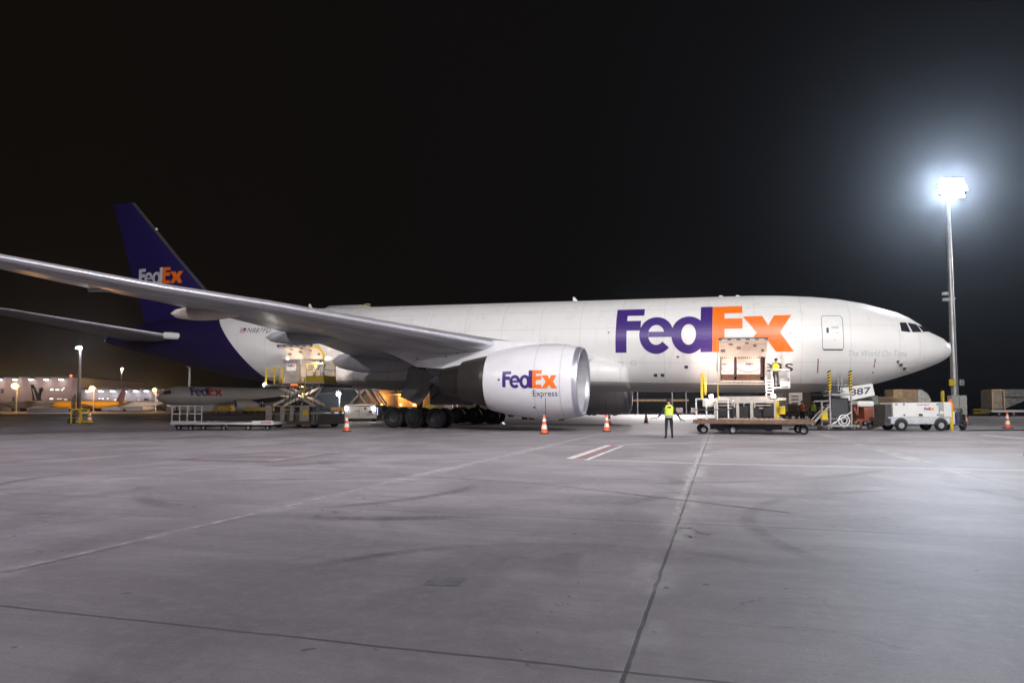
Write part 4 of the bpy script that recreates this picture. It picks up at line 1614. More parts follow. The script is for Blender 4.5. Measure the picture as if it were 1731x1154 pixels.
for x_, y_ in ((1.02, -1.22), (2.28, -1.22), (2.28, .2), (1.65, -1.22)):
    q.box((x_, y_, 3.62), (.05, .05, 1.2))
for z_ in (3.78, 4.2):
    q.box((1.65, -1.22, z_), (1.3, .04, .045))
    q.box((2.28, -.5, z_), (.045, 1.5, .045))
q.build('operator_cage', YEL, t)
q = MB()
q.box((1.65, -.5, 2.92), (1.5, 1.6, .10))
q.build('cage_floor', STEEL, t)
q = MB()
for x_ in (.62, .94):
    q.box((x_, -1.3, 2.55), (.05, .05, 1.4))
for k in range(6):
    q.box((.78, -1.3, 1.95 + k * .21), (.30, .04, .04))
q.box((.62, -1.3, 3.6), (.035, .035, 1.2))
q.build('ladder', YEL, t)
q = MB()
for x_ in (1.4, 2.1):
    q.bar((x_ - .9, -1.0, 1.5), (x_, -1.0, 2.75), .07)
q.box((2.0, -1.2, 2.0), (.03, .03, 1.6))
q.build('cage_strut', CREAM, t)
lp = MB().sph((-2.35, -1.0, 2.86), .12).build('work_lamp', LIT, t)
MB().box((-2.35, -.84, 2.86), (.22, .12, .2), bev=.02).build('lamp_housing', DARKG, lp)
lamp('work_lamp_light', 'POINT', (-2.35, -1.25, 2.9), 40, (1.0, 0.88, 0.78), .08, parent=t)
lamp('work_lamp_beam', 'SPOT', (2.2, -1.4, 4.2), 1300, (1.0, 0.80, 0.66), .08, (-1.4, 2.6, 4.5), 90, .7, parent=t)
MB().box((2.2, -1.4, 4.3), (.18, .16, .14), bev=.02).build('lamp_housing', DARKG, t)
lamp('work_lamp_beam', 'SPOT', (-2.3, .6, 2.98), 1100, (1.0, 0.76, 0.6), .08, (-1.4, 2.6, 4.6), 100, .7, parent=t)
MB().box((-2.3, .6, 2.92), (.18, .16, .10), bev=.02).build('lamp_housing', DARKG, t)
lamp('under_deck_lamp', 'POINT', (0, -.2, 2.55), 60, (1.0, 0.86, 0.72), .08, parent=t)
q = MB()
q.box((.1, -1.24, 2.82), (.55, .05, .13))
q.build('orange_beacon', mat('beacon_orange', (.9, .2, .05), .4, emit=(1, .22, .05), estr=.8), t)
for x_ in (-1.4, 1.4):
    for y_ in (-.8, 1.6):
        roller_wheel((x_, y_, .30), .30, .26, t)
q = MB()
q.tube([(1.75, -1.5, .2), (1.75, -1.5, 2.2)], .02, 6)
q.tube([(1.95, -1.4, .2), (1.95, -1.4, 2.2)], .02, 6)
q.build('handrail', STEEL, t)

# two steel containers on the aft loader
SIL = mat('container_aluminium', (.62, .56, .50), .38, .75, var=.08, scale=2, dirt=.15)


def uld(label, X, Y, z, code):
    c = gse('cargo_container', label, 'container', X, Y, None, None, z)
    q = MB()
    prof = [(-.72, .45), (-.72, 1.63), (.75, 1.63), (.75, .45), (.48, .0), (-.48, 0)]
    q.loft([[(x_, y_, z_) for x_, z_ in [(-.75, .48), (-.75, 1.63), (.75, 1.63), (.75, .48), (.52, .0), (-.50, 0)]] for y_ in (-.75, .75)])
    q.build('container_body', SIL, c)
    q = MB()
    for (a, b) in (((-.75, .5), (-.75, 1.63)), ((.75, .5), (.75, 1.63)), ((-.75, 1.60), (.75, 1.60)), ((-.75, .49), (.75, .49)), ((-.5, .02), (.52, .02))):
        q.bar((a[0], -.765, a[1]), (b[0], -.765, b[1]), .05, .04)
    q.build('edge_frame', STEEL, c)
    q = MB()
    q.box((.05 if code else .1, -.766, 1.08), (.72 if code else .5, .012, .46))
    q.build('label_board', mat('label_white', (.75, .75, .75), .5), c)
    flat_logo((-.22, -.773, 1.12), (1, 0, 0), (0, 0, 1), .54 if code else .42, c)
    if code:
        flat_text(code, (-.6, -.768, 1.40), (1, 0, 0), (0, 0, 1), .13, INK, c, width=1.15)
    else:
        MB().box((0, -.766, 1.47), (.8, .012, .16)).build('code_plate', mat('label_white', (.75, .75, .75), .5), c)
    q = MB()
    q.tube([(-.2, -.77, .62), (-.05, -.80, .70), (.12, -.80, .66), (.2, -.77, .60)], .025, 6)
    q.build('strap_handle', mat('strap_cream', (.6, .55, .45), .7), c)
    return c


uld('bare metal cargo container with a code across its top, nearest on the raised aft loader', -40.75, 5.9, 2.94, 'AKE 62039 FX')
uld('second metal cargo container, half hidden behind the nearest one on the aft loader', -40.05, 4.25, 2.94, '')

# white pallet dolly on the left
t = thing('pallet_dolly', 'long flat white pallet dolly with an upright railing at its left end', 'dolly', (-17.05, 42.4, 0), 0)
q = MB()
q.box((0, 0, .40), (6.1, 2.3, .14), bev=.02)
q.box((2.4, -1.17, .44), (1.25, .10, .24), bev=.02)
q.build('deck', WHITE, t)
q = MB()
for k in range(22):
    q.cyl((-1.3 + k * .16, -1.0, .485), (-1.3 + k * .16, 1.0, .485), .03, n=6)
q.build('roller_bed', mat('dark_roller', (.14, .14, .14), .4, .6), t)
q = MB()
q.box((2.6, -1.23, .46), (.6, .012, .10))
q.build('side_label', mat('label_pink', (.55, .25, .25), .6), t)
q = MB()
for x_ in (-3.0, -2.55, -2.1, -1.65, -1.25):
    q.box((x_, -1.05, .95), (.055, .055, 1.0))
for z_ in (.52, .97, 1.44):
    q.box((-2.12, -1.05, z_), (1.8, .05, .05))
q.build('railing', WHITE, t)
for x_ in (-2.65, -1.95, -1.2, 0, 1.45, 2.6):
    roller_wheel((x_, -.9, .16), .16, .10, t)
q = MB()
q.box((-1.9, .1, .26), (2.2, 1.6, .14))
q.box((1.4, .1, .26), (2.6, 1.4, .14))
q.build('undercarriage', DARKG, t)

# white loader seen from its front on the far side of the aircraft
t = thing('cargo_loader', 'white low loader facing the camera with lit headlamps beside the main wheels', 'loader', (-14.25, 66.3, 0), 0)
q = MB()
q.box((0, .6, .92), (3.0, 2.2, 1.12), bev=.08)
q.box((0, -.56, .36), (3.1, .16, .22), bev=.03)
q.box((0, .5, 1.53), (2.9, 2.2, .12), bev=.04)
q.build('cab', WHITE, t)
q = MB()
q.box((0, -.515, 1.44), (3.0, .03, .03))
q.box((-.05, -.515, .9), (.02, .03, .85))
q.box((-.28, -.52, 1.0), (.28, .03, .04))
q.box((.95, -.515, .9), (.3, .03, .2))
q.box((.45, -.515, 1.22), (.16, .03, .2))
q.box((.95, -.515, .68), (.8, .03, .03))
q.build('panel_detail', DSEAM, t)
q = MB()
q.box((1.75, 1.2, .9), (.5, 3.0, 1.3))
q.box((2.2, 1.5, 1.15), (1.2, 2.5, .6))
q.box((0, 1.2, .3), (2.9, 3.0, .3))
q.build('chassis', DARKG, t)
for y_ in (.9, 2.6):
    for a_, b_ in (((-1.3, 1.6), (.1, 3.1)), ((-.9, 3.2), (.3, 1.6)), ((1.2, 1.6), (.2, 3.1)), ((1.9, 1.6), (.8, 3.2))):
        q = MB()
        q.bar((a_[0], y_, a_[1]), (b_[0], y_, b_[1]), .17, .2, up=(0, 1, 0))
        q.build('scissor_arm', mat('scissor_cream', (.42, .37, .31), .45, dirt=.35), t)
q = MB()
q.box((.2, 1.7, 3.2), (3.6, 3.2, .18))
q.build('lift_platform', DARKG, t)
lamp('front_fill_lamp', 'POINT', (0, -2.2, 3.0), 150, (1.0, 0.86, 0.78), .1, parent=t)  # added fill light, brightens the front of the cab
for x_ in (-1.32, 1.28):
    MB().sph((x_, -.53, 1.18), (.12, .05, .16)).build('headlamp', LITC, t)
q = MB()
q.box((1.62, -.52, .95), (.06, .04, .7))
q.build('marker_strip', mat('marker_blue_white', (.7, .75, .9), .3, emit=(.5, .6, 1), estr=1.5), t)
for x_ in (-1.1, 1.1):
    roller_wheel((x_, .4, .34), .34, .26, t)

# aircraft maintenance steps by the nose gear
t = thing('maintenance_steps', 'tall aluminium access steps with black and yellow striped posts below the nose', 'steps', (19.0, 40.5, 0), 0)
q = MB()
for x_ in (-.62, .60):
    q.box((x_, 0, 1.25), (.08, .08, 2.3))
    q.box((x_, 1.1, .9), (.07, .07, 1.7))
    q.bar((x_, 0, .2), (x_, 1.3, .2), .08)
for k in range(8):
    q.box((0, .25 + k * .08, .35 + k * .27), (1.2, .22, .05))
q.box((0, -.05, .24), (1.65, .12, .12))
q.box((0, .1, 2.05), (1.2, .5, .08))
for x_ in (-.12, .10):
    q.box((x_, 0, 2.8), (.04, .04, 1.2))
q.box((0, 0, 3.36), (1.2, .03, .03))
q.box((0, 0, 2.6), (1.2, .03, .03))
q.bar((-1.75, -.1, .3), (-.75, -.1, 1.35), .10)
q.bar((-1.75, .5, .3), (-.75, .5, 1.35), .06)
q.box((-1.0, .2, 1.66), (.9, .06, .06))
q.box((-1.0, .2, 1.1), (.06, .06, 1.2))
q.build('frame', STEEL, t)
q = MB()
for k in range(5):
    q.box((-.76, -.04, .35), (.02, .02, .02))
q.tube([(-.55, -.1, .35), (.55, -.1, 1.02)], .04, 6)
cpts = [(.12 + .32 * math.cos(R(a_)), -.1, .55 + .32 * math.sin(R(a_))) for a_ in range(0, 361, 20)]
q.tube(cpts, .035, 6)
q.tube([(.12 + .18 * math.cos(R(a_)), -.1, .55 + .18 * math.sin(R(a_))) for a_ in range(0, 361, 30)], .03, 6)
q.build('hose_reel', WHITE, t)
for x_ in (-.62, .60):
    q = MB()
    n_ = 14
    for k in range(n_):
        q.k = k % 2
        z0, z1_ = 2.22 + k * .085, 2.22 + (k + 1) * .085
        q.loft([[(x_ - .07, -.07, z0 - .04), (x_ + .07, -.07, z0 + .04), (x_ + .07, .07, z0 + .04), (x_ - .07, .07, z0 - .04)], [(x_ - .07, -.07, z1_ - .04), (x_ + .07, -.07, z1_ + .04), (x_ + .07, .07, z1_ + .04), (x_ - .07, .07, z1_ - .04)]], cap0=(k == 0), cap1=(k == n_ - 1))
    q.build('striped_post', [YEL, BLACK], t)
q = MB()
q.box((.1, .6, 1.3), (1.0, .7, 1.1), bev=.05)
q.box((-.2, .5, 2.3), (.3, .4, .4))
q.build('equipment_case', DARKG, t)
q = MB()
q.box((-.95, .1, .85), (.35, .3, .55), bev=.05)
q.build('yellow_case', YEL, t)
for x_ in (-.75, .75):
    for y_ in (0, 1.2):
        roller_wheel((x_, y_, .10), .10, .07, t)

# cluttered dolly of boxes beside the steps
t = thing('baggage_cart', 'small open cart with rust red panels and a white sheet, right of the access steps', 'cart', (20.75, 41.8, 0), 0)
q = MB()
q.box((0, 0, .55), (1.0, 1.2, .12))
q.box((-.4, 0, 1.0), (.08, 1.1, .9))
q.box((.3, -.1, .95), (.55, .7, .7), bev=.04)
q.bar((-.6, -.5, 1.3), (-.2, -.5, .2), .10)
q.build('cart_frame', mat('rust_red_panel', (.28, .08, .045), .6, dirt=.4), t)
q = MB()
q.box((.15, 0, 1.5), (1.0, .9, .35), bev=.12)
q.build('load_cover', WHITE, t)
for x_ in (-.35, .35):
    roller_wheel((x_, -.45, .2), .2, .1, t)

# far green and white fairing cart beyond the nose gear
t = thing('engine_cover_stand', 'curved white cover with a green panel standing behind the nose gear', 'cover', (25.2, 49.6, 0), 0)
q = MB()
q.loft([[(x0_, y_, z_) for x0_ in (x_, )for y_, z_ in ((-.6, z0_), (.6, z0_), (.6, z0_ + .02), (-.6, z0_ + .02))] for x_, z0_ in ()] or [[(-.5, -.5, .5), (1.1, -.5, .45), (1.1, .5, .45), (-.5, .5, .5)], [(-.4, -.5, .8), (.75, -.5, .75), (.75, .5, .75), (-.4, .5, .8)], [(-.35, -.5, 1.3), (.5, -.5, 1.3), (.5, .5, 1.3), (-.35, .5, 1.3)], [(-.4, -.5, 2.1), (.45, -.5, 2.1), (.45, .5, 2.1), (-.4, .5, 2.1)]])
q.build('cover_shell', mat('cover_pale_green', (.48, .55, .50), .5), t, True)
MB().box((-.15, -.53, 1.6), (.38, .05, .62)).build('green_panel', mat('panel_green', (.06, .22, .14), .5), t)
q = MB()
q.box((.2, 0, .38), (1.8, 1.2, .1))
q.build('stand_base', DARKG, t)
for x_ in (-.5, .9):
    roller_wheel((x_, -.5, .18), .18, .1, t)
t = thing('bollard', 'short yellow bollard standing in front of the pale green cover', 'bollard', (23.2, 47.4, 0))
MB().cyl((0, 0, 0), (0, 0, 1.45), .11, n=14).build('post', YEL, t, True)
MB().sph((0, 0, 1.45), .11).build('cap', YEL, t, True)

# ground power unit
t = thing('ground_power_unit', 'white four wheeled ground power unit parked under the aircraft nose', 'power unit', (22.6, 39.5, 0), R(-1.5))
q = MB()
q.box((-.12, 0, 1.13), (2.75, 1.5, .86), bev=.05)
q.box((1.48, 0, 1.17), (.48, 1.45, .84), bev=.06)
q.build('body', WHITE, t)
q = MB()
q.box((0, 0, .55), (3.25, 1.52, .36), bev=.05)
q.box((-.3, 0, .73), (2.9, 1.5, .10))
q.build('skirt', mat('gpu_light_grey', (.50, .52, .56), .45, dirt=.1), t)
q = MB()
q.box((1.13, -.755, 1.15), (.28, .03, .82), bev=.01)
q.build('control_panel', mat('gpu_panel_grey', (.36, .36, .38), .5), t)
q = MB()
for x_, z_ in ((-.9, 1.46), (-.9, .88), (.92, 1.46), (.92, .88)):
    q.cyl((x_, -.75, z_), (x_, -.785, z_), .045, n=10)
q.box((0, -.765, .88), (.2, .03, .12))
q.box((-1.3, -.765, 1.46), (.14, .03, .05))
q.build('latch', DSEAM, t)
q = MB()
q.box((-1.72, 0, 1.0), (.30, 1.3, .95), bev=.04)
q.box((-1.75, 0, .5), (.35, 1.3, .4))
q.build('radiator_grille', DARKG, t)
MB().box((1.14, -.78, 1.02), (.18, .02, .14)).build('gauge_plate', WHITE, t)
flat_logo((.20, -.756, 1.15), (1, 0, 0), (0, 0, 1), .52, t)
q = MB()
for k in range(9):
    q.box((-.15 + k * .075, -.757, 1.44), (.055, .012, .05 if k % 3 else .07))
q.build('red_stencil', mat('faded_red', (.55, .22, .18), .6), t)
for x_ in (-1.08, 1.08):
    for y_ in (-.70, .70):
        roller_wheel((x_, y_ * 1.06, .31), .31, .22, t, hub=GREYP)
    q = MB()
    ang = [R(a_) for a_ in range(0, 181, 20)]
    q.loft([[(x_ + r_ * math.cos(a_), y_, .35 + r_ * math.sin(a_)) for r_, y_ in ((.10, -.772), (.38, -.772), (.38, -.5), (.10, -.5))] for a_ in ang])
    q.build('wheel_arch', DARKG, t)
q = MB()
q.tube([(-1.9, -.2, .3), (-2.6, -.3, .08), (-4.2, -.1, .04), (-5.6, .4, .04), (-6.4, 1.5, .04)], .04, 8)
q.tube([(-1.9, .1, .3), (-2.5, .2, .06), (-3.6, -.3, .05), (-5.0, -.2, .05)], .035, 8)
q.build('power_cable', BLACK, t)
tag(MB().tube([(24.6, 38.6, .03), (26.0, 38.7, .03), (28.0, 39.2, .03), (31.0, 39.0, .03), (33.5, 39.6, .03)], .035, 8).build('power_cable', BLACK), 'black cable lying on the apron to the right of the fire extinguisher cart', 'cable')

# loads behind the power unit
t = thing('cargo_pallet', 'brown netted box load on a low dolly left behind the power unit', 'pallet', (27.2, 51.5, 0))
q = MB()
q.box((0, 0, 1.45), (2.5, 2.0, 1.05), bev=.06)
q.box((-.15, -.1, 2.0), (1.4, 1.2, .12), bev=.05)
q.build('load', CARD, t)
q = MB()
q.box((0, 0, .82), (2.7, 2.2, .18))
q.box((0, 0, .5), (2.4, 1.6, .2))
q.build('dolly_frame', DARKG, t)
for x_ in (-1, 1):
    roller_wheel((x_, -.8, .25), .25, .15, t)
t = thing('cargo_pallet', 'taller cardboard pallet with a curved clear wrap, right behind the power unit', 'pallet', (29.6, 52.6, 0))
q = MB()
q.box((-.35, 0, 1.72), (1.5, 2.0, 1.75), bev=.07)
q.build('load', CARD, t)
q = MB()
q.box((-1.15, -.55, 1.8), (.7, 1.0, 1.45), bev=.03)
q.box((-1.15, -.55, 2.55), (.75, 1.05, .10))
q.build('framed_crate', mat('crate_yellow_brown', (.45, .33, .18), .7, var=.3), t)
q = MB()
ar = [(.30, .9)] + [(.30 + 1.0 * math.cos(R(a_)), 1.55 + 1.05 * math.sin(R(a_))) for a_ in range(0, 91, 15)]
q.loft([[(x_, y_, z_) for x_, z_ in ar] for y_ in (-1.0, 1.0)])
q.build('clear_wrap', mat('plastic_wrap', (.50, .50, .48), .18, var=.35, scale=4, bump=1.0), t, True, 50)
q = MB()
q.box((0, 0, .78), (3.0, 2.2, .16))
q.box((0, 0, .5), (2.6, 1.6, .2))
q.build('dolly_frame', DARKG, t)
for x_ in (-1, 1):
    roller_wheel((x_, -.8, .25), .25, .15, t)
q = MB()
q.box((1.0, -1.05, 1.12), (1.3, .06, .5), bev=.02)
q.build('white_cover', WHITE, t)

# mast by the nose with its cabinet
MX, MY, MZ = MAST_NOSE


def light_mast(x, y, h, label, heads, lampmat, rad=.22, group=None, cabinet=False, aim=-1):
    m_ = thing('light_mast', label, 'light mast', (x, y, 0), 0, group)
    q = MB()
    q.cyl((0, 0, 0), (0, 0, h), rad, rad * .6, 16)
    q.cyl((0, 0, 0), (0, 0, .25), rad * 1.8, rad * 1.7, 16)
    q.build('pole', STEEL, m_, True)
    q = MB()
    n_ = heads
    q.cyl((0, 0, h - .5), (0, 0, h - .25), rad * 1.2, n=12)
    sp_ = .42
    q.bar((-sp_ * (n_ - 1) / 2, aim * .25, h - .1), (sp_ * (n_ - 1) / 2, aim * .25, h - .1), .12)
    q.bar((0, 0, h - .3), (0, aim * .3, h - .1), .14)
    q.build('head_frame', STEEL, m_)
    for row, cnt in (((0, n_ - 1), (1, n_), (2, n_ - 1)) if n_ > 4 else ((0, n_),)):
        for k in range(cnt):
            xx, zz = -sp_ * (cnt - 1) / 2 + k * sp_, h - .15 + row * .5
            hd = MB().box((xx, aim * .5, zz), (.38, .32, .44), rx=.25 * aim, bev=.04).build('lamp_head', DARKG, m_)
            MB().box((xx, aim * .68, zz - .05), (.35, .03, .40), rx=.25 * aim).build('lamp_glass', lampmat, hd)
    return m_


BIG = mat('mast_lamp_glass', (0.8, 0.8, 0.8), 0.3, emit=(0.92, 0.96, 1.0), estr=180)
lm = light_mast(MX, MY, MZ, 'tall grey light mast with a dazzling white head behind the aircraft nose', 5, BIG, .25)
q = MB()
q.box((-.42, -.1, 9.3), (.5, .3, .22), rz=.3, bev=.03)
q.box((-.50, -.1, 9.75), (.36, .3, .22), rz=.3, bev=.03)
q.bar((-.3, 0, 9.4), (.35, 0, 9.4), .06)
q.build('camera_head', WHITE, lm)
q = MB()
q.box((-.42, -.1, 5.85), (.26, .2, .45), bev=.03)
q.build('junction_box', WHITE, lm)
q = MB()
q.box((-.34, -.25, 3.1), (.42, .1, .48), bev=.02)
q.build('yellow_sign', YEL, lm)
q = MB()
q.box((.42, -.2, 3.1), (.32, .12, .46), bev=.02)
q.build('grey_sign', STEEL, lm)
t = thing('switch_cabinet', 'grey metal switch cabinet standing right of the mast foot', 'cabinet', (31.9, 50.2, 0))
q = MB()
q.box((0, 0, 1.45), (1.1, .5, 1.35), bev=.03)
q.build('cabinet_body', mat('cabinet_grey', (.42, .42, .40), .5, dirt=.15), t)
q = MB()
for k in range(5):
    q.box((-.2 + k * .1, -.257, .95), (.05, .02, .3))
q.box((0, -.255, 1.5), (.015, .02, 1.2))
q.build('cabinet_vent', DSEAM, t)
q = MB()
for x_ in (-.42, .42):
    q.box((x_, 0, .4), (.08, .35, .8))
q.build('cabinet_leg', DARKG, t)

# extinguisher trolley, orange sack and yellow posts
t = thing('bollard', 'yellow bollard in front of the wheeled fire extinguisher', 'bollard', (24.9, 39.75, 0))
MB().cyl((0, 0, 0), (0, 0, 1.45), .085, n=14).build('post', YEL, t, True)
MB().sph((0, 0, 1.45), .085).build('cap', YEL, t, True)
t = thing('bollard', 'tall thin yellow post left of the mast foot behind the power unit', 'bollard', (31.0, 50.4, 0))
MB().cyl((0, 0, 0), (0, 0, 2.35), .12, n=12).build('post', YEL, t, True)
MB().sph((0, 0, 2.35), .12).build('cap', YEL, t, True)
t = thing('extinguisher_trolley', 'dark two wheeled fire extinguisher trolley behind the yellow bollard', 'trolley', (25.35, 40.2, 0))
q = MB()
for x_ in (-.42, .42):
    q.bar((x_, .1, .25), (x_, 0, 1.25), .06)
    q.bar((x_, -.1, .25), (x_ * .9, -.35, .1), .06)
for z_ in (.45, .85, 1.2):
    q.box((0, .05, z_), (.9, .05, .05))
q.box((0, .1, .3), (.9, .5, .06))
q.build('trolley_frame', DARKG, t)
q = MB()
q.cyl((-.05, .1, .35), (-.05, .1, .95), .13, n=14)
q.sph((-.05, .1, .95), .13)
q.build('cylinder', WHITE, t, True)
q = MB()
q.cyl((.27, .15, .35), (.27, .15, 1.0), .11, n=14)
q.build('cylinder', mat('cylinder_blue', (.05, .06, .14), .4), t, True)
for x_ in (-.45, .5):
    roller_wheel((x_, .05, .27), .27, .16, t, ax='x')
q = MB()
q.loft([[(-.32 + r_ * math.cos(R(a_)), -.1 + r_ * .7 * math.sin(R(a_)), z_) for a_ in range(0, 360, 40)] for z_, r_ in ((1.12, .16), (1.18, .22), (1.4, .21), (1.55, .15), (1.62, .10), (1.72, .12), (1.76, .05))])
tag(q.build('orange_sack', HIVO, None, True), 'orange plastic sack hanging on the fire extinguisher trolley', 'sack')
bpy.data.objects['orange_sack'].location = (25.35, 40.1, 0)

# traffic cones
cone0 = None


def cone(x, y, label, h=.95, group='traffic cones on the apron'):
    global cone0
    if cone0 is None:
        c = thing('traffic_cone', label, 'traffic cone', (x, y, 0), 0, group)
        q = MB()
        bands = [(0.03, 0), (.30, 1), (.52, 0), (.74, 1), (.88, 0)]
        rr = lambda z_: .155 - .125 * z_ / .95
        zs = [.05, .25, .47, .62, .80, .95]
        for k in range(5):
            q.k = k % 2
            q.lathe([(zs[k], rr(zs[k]) + .03), (zs[k + 1], rr(zs[k + 1]) + .03 * (1 - k / 4) if k < 4 else .035)], (0, 0, 0), 'z', 20)
        q.k = 0
        q.cyl((0, 0, .94), (0, 0, .955), .035, .02, 12)
        q.build('cone_body', [CONEO, CONEW], c, True, 40)
        MB().box((0, 0, .025), (.44, .44, .05), bev=.015).build('cone_base', BLACK, c)
        cone0 = c
    else:
        c = copy_tree(cone0)
        c.location = (x, y, 0)
        c['label'] = label
        c['group'] = group
    c.scale = (h / .95, h / .95, h / .95)
    return c


cone(1.62, 35.4, 'orange and white traffic cone on the apron under the near engine', .95)
cone(-9.22, 39.1, 'orange and white traffic cone in front of the white loader beside the wheels', .92)
cone(5.2, 38.6, 'orange and white traffic cone just right of the near engine inlet', .94)
cone(7.3, 52.6, 'red and white traffic cone half hidden behind the one by the engine inlet', .92)
cone(11.14, 58.3, 'small far traffic cone left of the marshaller, beyond the aircraft', .92)
cone(30.15, 42.7, 'traffic cone alone on open concrete right of the power unit', .96)
cone(28.95, 39.4, 'traffic cone cut off by the right edge of the photo', .97)
cone(33.2, 51.4, 'traffic cone behind the fire extinguisher trolley', 1.0)
cone(-37.0, 60.1, 'left of the two far cones inside the yellow barrier frame', 1.05)
cone(-36.2, 60.1, 'right of the two far cones inside the yellow barrier frame', 1.05)
t = thing('barrier_frame', 'yellow tubular barrier frame around two far cones on the left', 'barrier', (-36.6, 59.9, 0))
q = MB()
for x_ in (-.75, .05):
    for y_ in (-.5, .6):
        q.box((x_, y_, .6), (.09, .09, 1.2))
q.box((-.35, -.5, 1.18), (.95, .09, .09))
q.box((-.35, .6, 1.18), (.95, .09, .09))
q.build('frame', YEL, t)
q = MB()
for x_ in (-.1, .5, .9):
    q.box((x_, -.5, .12), (.16, .5, .12))
q.box((.3, -.5, .2), (1.2, .06, .06))
q.build('foot', YEL, t)
MB().box((-1.1, .1, .2), (.4, .5, .4), bev=.03).build('ballast_block', DARKG, t)

# wheel chocks under the far main gear and a block at the right edge
for X_, Y_, lb in ((-33.9, -4.6, 'rearmost white chock by the far main wheels'), (-32.0, -4.3, 'middle white chock beside the far main wheels'), (-29.4, -4.7, 'front white chock before the far main wheels')):
    c = gse('wheel_chock', lb, 'chock', X_, Y_, 'chocks at the far main gear')
    q = MB()
    q.loft([[(-.14, y_, 0), (.14, y_, 0), (.02, y_, .18), (-.03, y_, .18)] for y_ in (-.25, .25)])
    q.build('chock_body', WHITE, c)
t = thing('wheel_chock', 'dark chock block on the concrete at the right edge', 'chock', (14.3, 19.35, 0), .3)
MB().loft([[(-.16, y_, 0), (.2, y_, 0), (.14, y_, .16), (-.12, y_, .16)] for y_ in (-.12, .12)]).build('chock_body', DARKG, t)


